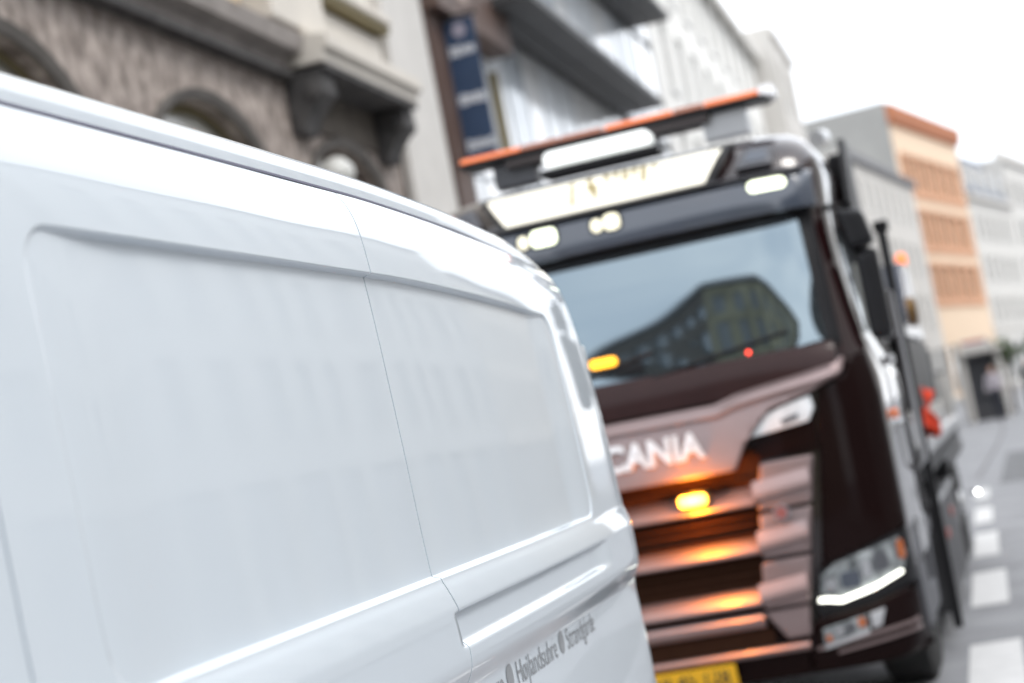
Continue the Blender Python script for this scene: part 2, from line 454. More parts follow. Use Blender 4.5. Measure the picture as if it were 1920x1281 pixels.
for yc in ARCH:
    c = U(yc)
    # arch moulding
    o_, i_ = arch_pts(c, HW+.09, RISE+.09, SPR), arch_pts(c, HW, RISE, SPR)
    ring = MB()
    for (p, q), (r_, s_) in zip(zip(o_, o_[1:]), zip(i_, i_[1:])):
        ring.add([(p[0],-.09,p[1]),(q[0],-.09,q[1]),(s_[0],-.05,s_[1]),(r_[0],-.05,r_[1])], [(0,1,2,3)])
        ring.add([(p[0],-.09,p[1]),(q[0],-.09,q[1]),(q[0],-.002,q[1]),(p[0],-.002,p[1])], [(0,1,2,3)])
        ring.add([(r_[0],-.05,r_[1]),(s_[0],-.05,s_[1]),(s_[0],-.002,s_[1]),(r_[0],-.002,r_[1])], [(0,1,2,3)])
    ring.build('arch_moulding', mat('arch_stone', (0.13,0.12,0.11), .9, var=.2, vscale=4), st)
    ap = arch_pts(c, HW, RISE, SPR)
    door = yc > 18
    wn = MB()
    for rr_, yy in ((0.10, .13),):
        ii = arch_pts(c, HW-rr_, RISE-rr_, SPR); oo = arch_pts(c, HW, RISE, SPR)
        for (p, q), (r_, s_) in zip(zip(oo, oo[1:]), zip(ii, ii[1:])):
            wn.add([(p[0],yy,p[1]),(q[0],yy,q[1]),(s_[0],yy,s_[1]),(r_[0],yy,r_[1])], [(0,1,2,3)])
    wn.box(c-HW, c-HW+.1, .11, .15, 0.3, SPR).box(c+HW-.1, c+HW, .11, .15, 0.3, SPR)
    wn.box(c-HW+.1, c+HW-.1, .11, .15, SPR-.12, SPR).box(c-.05, c+.05, .105, .155, .3, SPR-.12)
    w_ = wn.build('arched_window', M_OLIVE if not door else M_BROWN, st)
    n = len(ap)
    MB().add([(p[0],.18,p[1]) for p in ap]+[(c+HW,.18,.2),(c-HW,.18,.2)], [tuple(range(n+2))]).build('pane', mat('arch_glass_pale_reflection', (.60,.59,.54), .15, var=.25, vscale=1.5), w_)  # pale colour paints in the reflection on the arch panes
MB().box(0, U(21.2), 0.36, 8.0, 0, 6.1).build('core', M_BRICKD, st)
# cornice with stepped mouldings
cb = MB()
cb.prism([(-.002,6.05),(-.10,6.07),(-.14,6.18),(-.30,6.22),(-.34,6.40),(-.002,6.46)], 'x', 0, U(17.45))
cb.build('cornice', mat('cornice_stone', (0.30,0.27,0.25), 0.85, var=0.2, vscale=3, bump=.3, bscale=8), st)
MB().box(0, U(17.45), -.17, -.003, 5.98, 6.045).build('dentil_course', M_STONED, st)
# cream upper storey
holes = [(U(y)-.75, U(y)+.75, 7.9, 10.4) for y in ARCH]
uw = shell(wall_holes(0, U(23.15), 6.155, 15.0, holes), 0, U(23.15), 8.0, 15.0, 6.155)
uw.build('upper_wall', M_CREAM, st)
for hh in holes: window(st, *hh)
for y0_, y1_ in ((6.1,9.6),(9.9,13.3),(13.6,16.6),(18.7,21.1)):
    MB().box(U(y0_), U(y1_), -.06, -.003, 6.52, 7.05).build('parapet_panel', M_PEACH if y0_ < 15 else M_CREAM, st, bevel=.02)
    MB().box(U(y0_)-.05, U(y1_)+.05, -.20, -.004, 7.10, 7.20).build('parapet_shadow_line', M_OLIVE, st, bevel=.02)  # dark olive strip paints the shadow line above the panel
    MB().box(U(y0_)-.05, U(y1_)+.05, -.24, -.004, 7.205, 7.30).build('parapet_coping', M_CREAM, st, bevel=.02)
for y0_ in (9.75, 13.45):
    MB().box(U(y0_)-.17, U(y0_)+.17, -.26, -.003, 6.47, 7.3).build('pedestal', M_CREAM, st, bevel=.02)
MB().box(U(16.75), U(18.35), -.32, -.004, 6.47, 8.6).build('pedestal', M_CREAM, st, bevel=.03)
MB().box(U(21.25), U(23.1), -.12, -.003, 0.0, 15.0).build('pilaster', mat('pilaster_render', (0.58,0.56,0.53), .85, var=.05), st, bevel=.02)
# hood over the door with two consoles
hd = MB()
hd.prism([(-.004,6.10),(-.50,6.10),(-.50,6.20),(-.58,6.24),(-.58,6.38),(-.004,6.50)], 'x', U(17.5), U(20.75))
hood = hd.build('door_hood', M_CREAM, st, bevel=.015)
MB().box(U(17.55), U(20.7), -.49, -.006, 6.03, 6.095).build('hood_underside_shade', M_STONED, hood)  # dark layer under the cream hood paints its shaded underside
for y0_ in (17.55, 20.3):
    cs = MB().prism([(-.006,5.42),(-.14,5.42),(-.18,5.52),(-.24,5.62),(-.34,5.72),(-.42,5.84),(-.42,6.02),(-.006,6.02)], 'x', U(y0_), U(y0_+.42))
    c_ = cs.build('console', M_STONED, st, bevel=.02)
    MB().lathe((U(y0_+.21), -.32, 5.84), 'x', [(.04,-.245),(.10,-.235),(.10,.235),(.04,.245)], 16).build('scroll', M_STONED, c_, smooth=True, angle=R(35))
MB().box(U(17.97), U(20.3), -.04, -.004, 5.55, 6.03).build('lintel', M_BRICKD, st, bevel=.01)
gl = empty('globe_lamp', (XF+.25, 18.0, 5.0)); tag(gl, 'white round globe lamp on the stone wall under the dark door hood', 'lamp')
MB().lathe((0,0,0), 'z', [(.02,-.19),(.10,-.16),(.17,-.07),(.19,0),(.17,.08),(.10,.16),(.02,.19)], 20).build('globe', M_GLOBE, gl, smooth=True)
MB().tube([(0,0,-.19),(-.05,0,-.3),(-.32,0,-.3)], .02).build('arm', M_BLK, gl)

# ---- brown frame, banner and glass building
gb = empty('glass_building', (XF, 23.2, 0), LEFT)
tag(gb, 'modern glass fronted building with charcoal projecting slabs and a brown corner frame', 'building')
V = lambda y: y - 23.2
MB().box(0, V(24.1), -.15, 6, 0, 7.85).build('corner_pier', M_BROWN, gb)
MB().box(0, V(27.2), -.35, 6, 7.85, 14.5).build('corner_frame', M_BROWN, gb)
MB().box(V(24.3), V(24.75), -.362, -.352, 8.15, 14.0).build('vent_panel', mat('pale_brown_panel', (0.34,0.26,0.22), .6), gb)
MB().box(V(25.6), V(25.95), -.362, -.352, 8.4, 14.0).build('vent_panel', mat('mid_brown_panel', (0.13,0.09,0.075), .6), gb)
cols_ = np.linspace(V(24.1), V(45.0), 17)
rows_ = [0.0, 3.1, 5.8, 8.42, 8.60, 11.05, 11.22, 13.8, 16.4]
for i in range(16):
    for j in range(8):
        if j in (3, 5): continue
        if j >= 3 and cols_[i+1] < V(27.4): continue
        a, b, c, d = cols_[i]+.03, cols_[i+1]-.03, rows_[j]+.04, rows_[j+1]-.04
        jit = random.uniform(-.005, .005); j2 = random.uniform(-.005, .005)
        MB().add([(a,.05+jit,c),(b,.05-jit,c),(b,.05-jit+j2,d),(a,.05+jit+j2,d)], [(0,1,2,3)]).build('glass_pane', random.choice((M_GLASSB, M_GLASSB, M_GLASSC, M_GLASSD)), gb)
for i in range(17):
    if cols_[i] < V(27.4):
        MB().box(cols_[i]-.028, cols_[i]+.028, .034, .12, 0, 7.8).build('mullion', M_MULL, gb)
    else:
        MB().box(cols_[i]-.028, cols_[i]+.028, .034, .12, 0, 16.4).build('mullion', M_MULL, gb)
for z in rows_[1:3]+rows_[6:]:
    MB().box(V(24.15) if z < 8 else V(27.4), V(45), .032, .11, z-.036, z+.036).build('transom', M_MULL, gb)
MB().box(V(24.1), V(45), .22, 8, 0, 16.5).build('core', M_MGREY, gb)
sl = MB().box(V(26.3), V(38.2), -.95, .04, 8.44, 8.585).build('projecting_slab', M_SOFF, gb, bevel=.02)
MB().box(V(27.1), V(38.1), -.42, -.36, 8.40, 8.437).build('soffit_rail', M_BLK, sl)
sl = MB().box(V(26.3), V(42.0), -.95, .04, 11.07, 11.21).build('projecting_slab', M_SOFF, gb, bevel=.02)
MB().box(V(27.1), V(41.9), -.42, -.36, 11.03, 11.067).build('soffit_rail', M_BLK, sl)
MB().box(V(26.9), V(27.0), -.08, .12, 5.9, 7.6).build('dark_fin', M_OLIVE, gb)

bn = empty('blade_banner', (XF, 23.9, 0)); tag(bn, 'navy blue hanging blade banner with three pale lines of lettering on the brown pier', 'banner')
MB().box(.16, .60, -.02, .02, 5.75, 7.78).build('cloth', M_NAVY, bn)
MB().tube([(0.0,0,7.83),(.66,0,7.83)], .025).build('rod', M_BLK, bn)
MB().tube([(0.0,0,5.70),(.66,0,5.70)], .025).build('rod', M_BLK, bn)
for zc in (7.34, 6.66, 6.02):
    u = .20
    while u < .555:
        w_ = random.choice((.028,.04,.05)); hh = random.uniform(.10,.17)
        MB().box(u, u+w_, -.026, -.0215, zc-hh/2, zc+hh/2).build('lettering', M_BTXT, bn); u += w_+.014
MB().lathe((.38,-.03,7.62), 'y', [(.10,0),(.10,.006)], 20).build('emblem', mat('banner_emblem', (.30,.28,.34), .6), bn)

# ---- the row goes on
simple_building('pale_building', 'pale rendered building with tall windows just beyond the glass front', (XF, 45.05, 0), LEFT, 26.9, 15.7, 10,
    M_PALE, 9, 4, (1.2, 1.9), 4.6, 2.9, [(15.2,.35,.35,M_WHITE),(4.0,.2,.15,M_WHITE)], (6, 2.6, 3.2))
simple_building('grey_block', 'narrow grey block standing proud of the pale facade above the truck roof', (-5.4, 72.1, 0), LEFT, 8.5, 16.6, 8,
    M_LGREY, 3, 4, (1.1, 1.8), 4.6, 3.0, [(16.2,.3,.15,M_LGREY)], (2, 2.6, 3.2))
A1 = R(90-6.6)
simple_building('low_pale_building', 'low pale grey building with a dark eaves line before the ochre house', (-4.3, 86.0, 0), A1, 21.5, 12.9, 9,
    M_LGREY, 8, 3, (1.0, 1.7), 4.4, 2.9, [(12.5,.4,.25,M_ROOF)], (5, 2.6, 3.1))
A2 = R(90-10.85)
og = empty('ochre_building', (-2.45, 110.0, 0), A2)
tag(og, 'ochre building with terracotta cornice and three rows of brown window bands', 'building')
H_, W_ = 18.1, 19.5
rows3 = [(12.95, 15.05), (9.55, 11.65), (6.2, 8.3)]
holes = []
for za, zb in rows3:
    for k in range(6):
        a = 2.0+k*2.75; holes.append((a, a+1.55, za, zb))
wb = wall_holes(0, W_, 0, H_, holes+[(1.0+k*3.05, 3.5+k*3.05, .4, 3.3) for k in range(6)], rev=.25)
wb.add([(0,0,H_),(W_,0,H_),(W_,9,H_),(0,9,H_)], [(0,1,2,3)]); wb.add([(W_,0,0),(W_,9,0),(W_,9,H_),(W_,0,H_)], [(0,1,2,3)])
wb.build('wall', M_OCHRE, og)
MB().box(-.25, -.003, 0.02, 12, 0, H_+.15).build('gable_wall', M_MGREY, og)
MB().box(-.27, -.254, 3.2, 3.9, 13.3, 14.3).build('gable_window', M_WIN, og)
MB().prism([(-.003,16.9),(-.25,16.95),(-.45,17.5),(-.45,18.0),(-.003,18.15)], 'x', -.2, W_+.1).build('cornice', M_TERR, og)
for za, zb in rows3:
    MB().box(1.2, 18.6, -.12, -.003, za-.45, za-.02).build('window_band', M_TERR2, og, bevel=.02)
    MB().box(1.2, 18.6, -.14, -.003, zb+.02, zb+.2).build('band_hood', M_TERR2, og, bevel=.02)
    for k in range(7):
        MB().box(.92+k*2.75, 1.88+k*2.75, -.10, -.003, za-.018, zb+.018).build('band_pier', M_TERR2, og)
for a, b, c, d in holes:
    w_ = window(og, a, b, c, d, y=.12, mf=M_TERR2, mg=M_TERRG, sill=False, fw=.09)
for k in range(6):
    s_ = window(og, 1.0+k*3.05, 3.5+k*3.05, .4, 3.3, mf=M_GREY, sill=False, cross=False); s_.name = 'shop_window'

def along(t): a = R(10.85); return (-2.45+math.sin(a)*t, 110+math.cos(a)*t, 0)
mn = simple_building('mansard_building', 'white building with a blue grey slate mansard roof and dormers', along(19.7), A2, 17.2, 13.6, 9,
    M_WHITE, 6, 3, (1.15, 1.9), 4.4, 3.0, [(13.3,.35,.4,M_LGREY),(3.9,.2,.15,M_LGREY)], (5, 2.5, 3.1), mg=M_DWIN)
MB().prism([(-.1,13.65),(1.6,17.3),(8,17.6),(8,13.65)], 'x', 0, 17.2).build('mansard_roof', M_SLATE, mn)
for k in range(4):
    a = 2.0+k*3.9
    dm = MB().box(a, a+1.5, .15, 1.8, 14.1, 16.0).build('dormer', M_LGREY, mn)
    MB().add([(a+.2,.14,14.3),(a+1.3,.14,14.3),(a+1.3,.14,15.8),(a+.2,.14,15.8)], [(0,1,2,3)]).build('pane', M_WIN, dm)
MB().box(16.0, 16.9, 3, 4.2, 17.4, 18.9).build('chimney', M_LGREY, mn)
wb_ = simple_building('white_building', 'tall white building at the right edge with a railing along its roof', along(37.0), A2, 15, 17.4, 9,
    M_WHITE, 5, 4, (1.3, 2.0), 4.4, 3.1, [(17.1,.3,.35,M_LGREY),(3.9,.2,.15,M_LGREY)], (4, 2.5, 3.1), mg=M_DWIN)
for k in range(7):
    MB().box(.3+k*2.3, .75+k*2.3, .1, .5, 17.4, 18.1).build('roof_post', M_LGREY, wb_)
# ---- the right-hand side of the street (seen mirrored in van and windscreen)
RIGHT = R(-90)
simple_building('brick_house', 'dark brick house on the right side of the street beside the viewer', (13.5, 2.0, 0), RIGHT, 16, 11.0, 10, M_BRICKD, 5, 3, (1.3, 1.8), 4.2, 2.6, [(10.6,.4,.3,M_ROOF)], (4, 2.5, 3.2))
# wedge-shaped corner house at the fork behind the viewer
ch = empty('corner_house', (-2.0, -20, 0)); tag(ch, 'wedge shaped olive corner house at the fork behind the viewer, mirrored in the windscreen', 'building')
def facade(e, p0, p1, h, mt, ncol, rows, ww, wh, z0, fh, mg):
    p0, p1 = Vector(p0), Vector(p1); w = (p1-p0).length; d = (p1-p0)/w; nrm = Vector((-d.y, d.x))
    hs = []; pit = w/ncol
    for r_ in range(rows):
        for c_ in range(ncol):
            u = pit*(c_+.5); z = z0+fh*r_; hs.append((u-ww/2, u+ww/2, z, z+wh))
    T = lambda q: (p0.x+d.x*q[0]+nrm.x*q[1], p0.y+d.y*q[0]+nrm.y*q[1], q[2])
    b = wall_holes(0, w, 0, h, hs, rev=.2); b.v = [T(q) for q in b.v]; b.build('wall', mt, e)
    for a, b2, c2, d2 in hs:
        MB().add([T(q) for q in ((a,.17,c2),(b2,.17,c2),(b2,.17,d2),(a,.17,d2))], [(0,1,2,3)]).build('window', mg, e)
    c3 = MB().box(-.2, w+.2, -.4, -.003, h-.5, h); c3.v = [T(q) for q in c3.v]; c3.build('cornice', M_ROOF, e)
facade(ch, (3.4,0), (-3.4,0), 15.8, M_OLIVB, 3, 4, 1.2, 1.9, 3.6, 2.9, M_WIN)
facade(ch, (-3.4,0), (-15,-23), 15.8, M_BRICKD, 9, 4, 2.0, 1.6, 3.6, 2.9, mat('bluish_glass', (.16,.21,.26), .06, ior=1.7))
facade(ch, (22,-20), (3.4,0), 15.8, M_OLIVB, 9, 4, 1.3, 1.9, 3.6, 2.9, M_WIN)
MB().prism([(-3.4,0),(3.4,0),(22,-20),(-15,-23)], 'z', 15.805, 16.1).build('roof', M_ROOF, ch)
simple_building('grey_house', 'light grey town house across the street from the van', (13.5, 30.0, 0), RIGHT, 27.5, 13.5, 10, M_LGREY, 9, 3, (1.3, 1.8), 4.2, 2.9, [(13.1,.35,.3,M_ROOF)], (7, 2.6, 3.2), mg=M_GLR, mf=M_LGREY)
simple_building('white_house', 'white town house across the street beyond the truck', (13.5, 64.0, 0), RIGHT, 33, 14.0, 10, M_WHITE, 11, 3, (1.3, 1.9), 4.4, 3.0, [(13.6,.35,.3,M_ROOF)], (9, 2.6, 3.2), mg=M_GLR, mf=M_LGREY)
simple_building('cream_house', 'cream town house at the far right end of the street', (13.5, 112.0, 0), RIGHT, 47, 12.0, 10, M_CREAM, 15, 2, (1.3, 1.9), 4.4, 3.0, [(11.6,.35,.3,M_ROOF)], (13, 2.6, 3.2), mg=M_GLR, mf=M_LGREY)

# ================================================================= WHITE VAN
VX = -1.03
van = empty('delivery_van', (VX-1.0, 2.2, 0))
tag(van, 'glossy white panel van close up with recessed side panels and small black lettering', 'van')
VO = Vector((VX-1.0, 2.2, 0))
prof = hermite([.32,.42,.6,.9,1.1,1.25,1.312,1.330,1.385,1.40,1.44,1.49,1.505,1.53,1.552,1.8,2.0,2.136,2.20,2.235,2.265,2.298],
               [-.10,-.05,-.012,.004,.007,.003,.000,.0002,.0210,.0222,.021,.019,.0165,.010,.003,-.006,-.014,-.022,-.028,-.034,-.044,-.062])
def drop(y, z):
    if y < 3.3: return 0.0
    return .045*((y-3.3)/1.5)**1.5*sstep(1.75, 2.2, z)
def rear(z): return 5.25-.16*max(0.0, (z-1.65)/.6)**2 - .06*max(0.0, (1.3-z)/.9)**2-.045*sstep(1.6, 1.2, z)
def rbox(y, z, y0, y1, z0, z1, r):
    cy, cz = (y0+y1)/2, (z0+z1)/2
    qy, qz = abs(y-cy)-(y1-y0)/2+r, abs(z-cz)-(z1-z0)/2+r
    return math.hypot(max(qy,0), max(qz,0))+min(max(qy,qz),0)-r
def detail(y, z, on=True):
    if not on: return 0.0
    d = 0.0
    s = rbox(y, z, 1.93, 4.70, 1.552, 2.136, .075)
    d -= (.004+.0125*sstep(1.93, 2.2, y))*(1-.78*sstep(4.45, 4.70, y))*sstep(0, .0070, -s)
    d += .00022*(math.sin(6.1*y+2.3*z)+math.sin(3.7*y-5.2*z+1.3)+.7*math.sin(11.0*y+4.0*z+.5)*sstep(1.5,1.7,z))
    if y > 3.2185:      # sliding rail channel
        e = 1-sstep(4.5, 4.76, y)
        ch = sstep(1.4870, 1.4845, z)*sstep(1.414, 1.434, z)
        d -= .013*ch*e
    # crease along the shoulder, softening toward the back
    return d
def bow(y): return -.010*((y-2.9)/1.6)**2 if y < 2.9 else -.012*((y-2.9)/1.7)**2-(.014*(y-3.9)**2 if y > 3.9 else 0.0)
CR = .060
def side_pt(s, z, on=True, mirror=False):
    """s runs along the side, round the rear corner and across the back"""
    Lz = rear(z); y0 = Lz-CR*1.35
    if s <= y0:
        x = prof(z)+bow(s)+detail(s, z, on); y = s
    else:
        xe = prof(z)+bow(y0); t = (s-y0)
        arc = CR*1.57
        if t < arc:
            a = t/arc*math.pi/2
            x = xe-CR*(1-math.cos(a)); y = y0+CR*1.35*math.sin(a)
        else:
            x = xe-CR-(t-arc); y = Lz+.012*min(1.0,(t-arc)/.3)
    return (VX+x, y, z-drop(min(y, 5.0), z))
ZL = sorted(set([round(v,4) for v in list(np.arange(.32,1.28,.04))+list(np.arange(1.28,1.545,.0035))+list(np.arange(1.545,1.568,.0016))+list(np.arange(1.568,1.60,.004))+list(np.arange(1.60,2.08,.02))+list(np.arange(2.08,2.118,.0045))+list(np.arange(2.118,2.142,.0014))+list(np.arange(2.142,2.299,.0045))+[2.298]]))
def van_panel(name, s0, s1, step=.012, on=True, curl=(True,True), fine=(), zl=ZL, jog=0):
    ss = list(np.arange(s0, s1, step))+[s1]
    for a, b, st_ in fine: ss = [v for v in ss if not (a < v < b)]+list(np.arange(max(a,s0), min(b,s1), st_))
    ss = sorted(set(round(float(v),5) for v in ss))
    def yy(s, z):
        if not jog: return s
        j = .032*sstep(1.56, 1.44, z)
        return s+j*math.exp(-((s-3.2165)/.05)**2)
    cols = []
    if curl[0]: cols.append((ss[0], -.03))
    cols += [(s, 0.0) for s in ss]
    if curl[1]: cols.append((ss[-1], -.03))
    v = []; f = []; nz = len(zl)
    for s, off in cols:
        for z in zl:
            p = side_pt(yy(s, z), z, on)
            v.append((p[0]+off-VO.x, p[1]-VO.y, p[2]-VO.z))
    for i in range(len(cols)-1):
        for k in range(nz-1):
            f.append((i*nz+k, (i+1)*nz+k, (i+1)*nz+k+1, i*nz+k+1))
    o = link(name, v, f, M_VAN, van, smooth=True, angle=R(50))
    return o
G = .0027
van_panel('sliding_door', 1.7635, 3.2165-G, fine=((1.88,2.06,.004),), jog=1)
van_panel('rear_quarter_panel', 3.2165+G, 6.3, step=.014, fine=((4.60,4.80,.004),(5.0,5.45,.005)), curl=(True,False), jog=1)
van_panel('front_door', .74, 1.7565, step=.05)
# dark rubber behind the gaps
def strip(s, z0, z1, wd=.02):
    v = []; f = []
    zz = list(np.arange(z0, z1, .03))+[z1]
    for z in zz:
        j = .032*sstep(1.56, 1.44, z) if s > 3 else 0
        p = side_pt(s+j, z)
        v += [(p[0]-.022-VO.x, p[1]-wd-VO.y, p[2]), (p[0]-.022-VO.x, p[1]+wd-VO.y, p[2])]
    for i in range(len(zz)-1): f.append((2*i, 2*i+1, 2*i+3, 2*i+2))
    link('door_seal', v, f, M_GAP, van)
strip(3.2165, .36, 2.296); strip(1.76, .36, 2.296)
# roof: gutter, upright and crown, swept along the length
rp = [(-.0715,2.272),(-.0718,2.30),(-.072,2.323),(-.073,2.333),(-.080,2.345),(-.092,2.357),(-.108,2.367),(-.135,2.379),(-.22,2.400),(-.42,2.423),(-1.0,2.437),(-1.58,2.423),(-1.80,2.398),(-1.90,2.36),(-1.93,2.323),(-1.94,2.29)]
ys = list(np.arange(.72, 5.06, .04))
v = []; f = []; n = len(rp)
def roof_pt(x, z, y):
    lim = 4.62; e = max(0.0, (y-4.5)/.45)
    b = bow(y); sx = 1.0
    zz = z-drop(y, z)-.02*e*e*(1 if z > 2.3 else 0)
    return (VX+x+b*(1 if x > -1 else -1), y, zz)
for y in ys:
    for x, z in rp:
        p = roof_pt(x, z, y); v.append((p[0]-VO.x, p[1]-VO.y, p[2]))
for i in range(len(ys)-1):
    for k in range(n-1): f.append((i*n+k, i*n+k+1, (i+1)*n+k+1, (i+1)*n+k))
i = len(ys)-1
for k in range(n):   # rounded end going down into the rear face
    p = v[i*n+k]; v.append((p[0]*.985, p[1]+.07, p[2]-.05))
for k in range(n):
    p = v[i*n+k]; v.append((p[0]*.95, p[1]+.12, p[2]-.30))
for q in (0, 1):
    for k in range(n-1): f.append(((i+q)*n+k, (i+q)*n+k+1, (i+q+1)*n+k+1, (i+q+1)*n+k))
link('roof', v, f, M_VAN, van, smooth=True, angle=R(40))
gs = MB()
for ya, yb in zip(ys, ys[1:]):
    q = []
    for y in (ya, yb):
        for x, z in ((-.0610, 2.2990), (-.0712, 2.3085)):
            p = roof_pt(x, z, y); q.append((p[0]-VO.x, p[1]-VO.y, p[2]))
    gs.add(q, [(0,1,3,2)])
gs.build('gutter_gap_strip', mat('gutter_gap_dark', (0.035,0.03,0.07), .6), van)  # dark strip painting the shade of the open gutter gap
# body beyond: far side, underbody, nose
zl2 = [.32,.5,.9,1.3,1.5,1.8,2.1,2.2,2.298]
v = []; f = []; ys2 = list(np.arange(.74, 5.2, .3))+[5.2]
for y in ys2:
    for z in zl2: v.append((-1.0-prof(z)-bow(y), min(y, rear(z)-.02)-2.2, z-drop(min(y,5.0), z)))
for a in range(len(ys2)-1):
    for k in range(len(zl2)-1): f.append((a*9+k, a*9+k+1, (a+1)*9+k+1, (a+1)*9+k))
link('side_panel', v, f, M_VAN, van, smooth=True)
MB().box(-.93, .90, -1.46, 2.95, .28, .36).build('floor', M_BLK, van)
nose = [(.74,2.40),(.55,2.32),(.05,1.62),(-.05,1.52),(-.55,1.28),(-.72,1.05),(-.76,.6),(-.70,.32),(.74,.32)]
v = []; f = []
for xx, sc in ((-.985,.0),(-.93,1),( .93,1),(.985,.0)):
    for y, z in nose:
        v.append((xx, y-2.2+(.03 if not sc and y < .7 else 0), z-(.04 if (not sc and z > .5) else 0)))
nn = len(nose)
for a in range(3):
    for k in range(nn): f.append((a*nn+k, a*nn+(k+1) % nn, (a+1)*nn+(k+1) % nn, (a+1)*nn+k))
f += [tuple(range(nn)), tuple(3*nn+k for k in range(nn-1,-1,-1))]
MB().add(v, f).build('bonnet', M_VAN, van, bevel=.02)
MB().add([(-.86,.5-2.215,2.24),(.86,.5-2.215,2.24),(.90,.10-2.22,1.68),(-.90,.10-2.22,1.68)], [(0,1,2,3)]).build('windscreen', M_WS, van)
wv = [side_pt(a, z) for a, z in ((.85,1.62),(1.45,1.62),(1.45,2.12),(1.02,2.12))]
link('door_window', [(p[0]+.004-VO.x, p[1]-VO.y, p[2]) for p in wv], [(0,1,2,3)], M_WS, van)
MB().box(.99, 1.02, 1.58-2.2, 1.70-2.2, 1.30, 1.35).build('door_handle', M_BLK, van, bevel=.006)
MB().box(1.02, 1.22, .70-2.2, .80-2.2, 1.55, 1.9).build('wing_mirror', M_BLK, van, bevel=.03)
for yw in (4.05, 0.15):
    for sx in (-1, 1):
        wh = MB().lathe((sx*.88, yw-2.2, .34), 'x', [(.18,-.1),(.30,-.11),(.34,-.08),(.34,.08),(.30,.11),(.18,.1)], 28).build('wheel', M_TYRE, van, smooth=True, angle=R(40))
        MB().lathe((sx*.88, yw-2.2, .34), 'x', [(.03,-.112),(.19,-.105),(.19,.105),(.03,.112)], 20).build('rim', M_SILV, wh, smooth=True, angle=R(30))
MB().box(-.9, .84, 5.16-2.2, 5.33-2.2, .36, .56).build('bumper', M_BLK, van, bevel=.03)
for zz in (1.985, 1.0):
    p = side_pt(rear(zz)-.03, zz)
    MB().box(p[0]-.03-VO.x, p[0]+.004-VO.x, p[1]-.03-VO.y, p[1]+.05-VO.y, zz-.045, zz+.045).build('door_hinge', M_VAN, van, bevel=.012, segs=3)
for sx in (-1, 1):
    MB().box(.70 if sx > 0 else -.83, .83 if sx > 0 else -.70, 5.22-2.2, 5.29-2.2, .75, 1.15).build('tail_lamp', mat('tail_lens', (.35,.01,.01), .15), van, bevel=.01)
MB().box(-.006, .006, 5.25-2.2, 5.288-2.2, .6, 2.0).build('rear_door_gap', M_GAP, van)
# lettering on the side
def van_text(body, y0, z0, size):
    tv, tf = text_mesh(body, size)
    out = []
    for x, y, z in tv:
        p = side_pt(y0+x, z0+y)
        out.append((p[0]+.0012-VO.x, p[1]-VO.y, p[2]))
    o = link('lettering', out, tf, M_DECAL, van)
    o['kind'] = 'stuff'
    return o
lt = van_text('Aluerre \u25cf H\u00f8jlandsuhre \u25cf Strandg\u00e5rde', 3.285, 1.288, .0695)

# ================================================================= TOW TRUCK
TR = empty('tow_truck', (-1.815, 9.7, 0), -0.02)
tag(TR, 'dark maroon recovery truck with amber beacons and lit roof sign behind the van', 'truck')
setb = hermite([.28,.5,.9,1.6,1.95,2.05,2.25,2.50,2.76,3.0,3.12,3.22,3.28,3.31], [.05,.01,0,.015,.05,.07,.092,.130,.185,.215,.28,.40,.66,1.1])
halfw = hermite([.28,.5,.9,1.8,2.05,2.4,2.76,3.0,3.12,3.22,3.28,3.31], [1.20,1.25,1.265,1.265,1.215,1.175,1.155,1.165,1.14,1.06,.90,.55])
def Fy(dx, z):
    w = halfw(z); q = min(abs(dx)/w, 1.0); n_ = 3.7
    return setb(z)+.40*(1-(1-q**n_)**(1/n_))
CABL = 2.15
def cab_ring(z, grow=0.0, back=CABL):
    w = halfw(z); pts = []
    N = 40
    for k in range(N+1):
        # angle spacing so that the corners are well resolved
        q = math.sin((k/N*2-1)*math.pi/2)
        dx = q*w
        pts.append((dx, Fy(dx, z)))
    bk = back-(.02 if z < 3.1 else (z-3.1)*.5)
    pts += [(w, max(1.2, setb(z)+.5)), (w, bk-.05), (w-.05, bk), (-w+.05, bk), (-w, bk-.05), (-w, max(1.2, setb(z)+.5))]
    return pts
zl = [.75,.9,1.2,1.5,1.8,1.95,2.05,2.2,2.4,2.6,2.76,2.85,2.95,3.0,3.05,3.1,3.14,3.18,3.21,3.24,3.26,3.28,3.295,3.305]
rings = [cab_ring(z) for z in zl]; n = len(rings[0]); v = []; f = []
for rg, z in zip(rings, zl): v += [(p[0], p[1]+.012, z) for p in rg]
for i in range(len(zl)-1):
    for k in range(n): f.append((i*n+k, i*n+(k+1) % n, (i+1)*n+(k+1) % n, (i+1)*n+k))
f.append(tuple(range(n-1,-1,-1))); f.append(tuple((len(zl)-1)*n+k for k in range(n)))
link('cab', v, f, M_CAB, TR, smooth=True, angle=R(35))

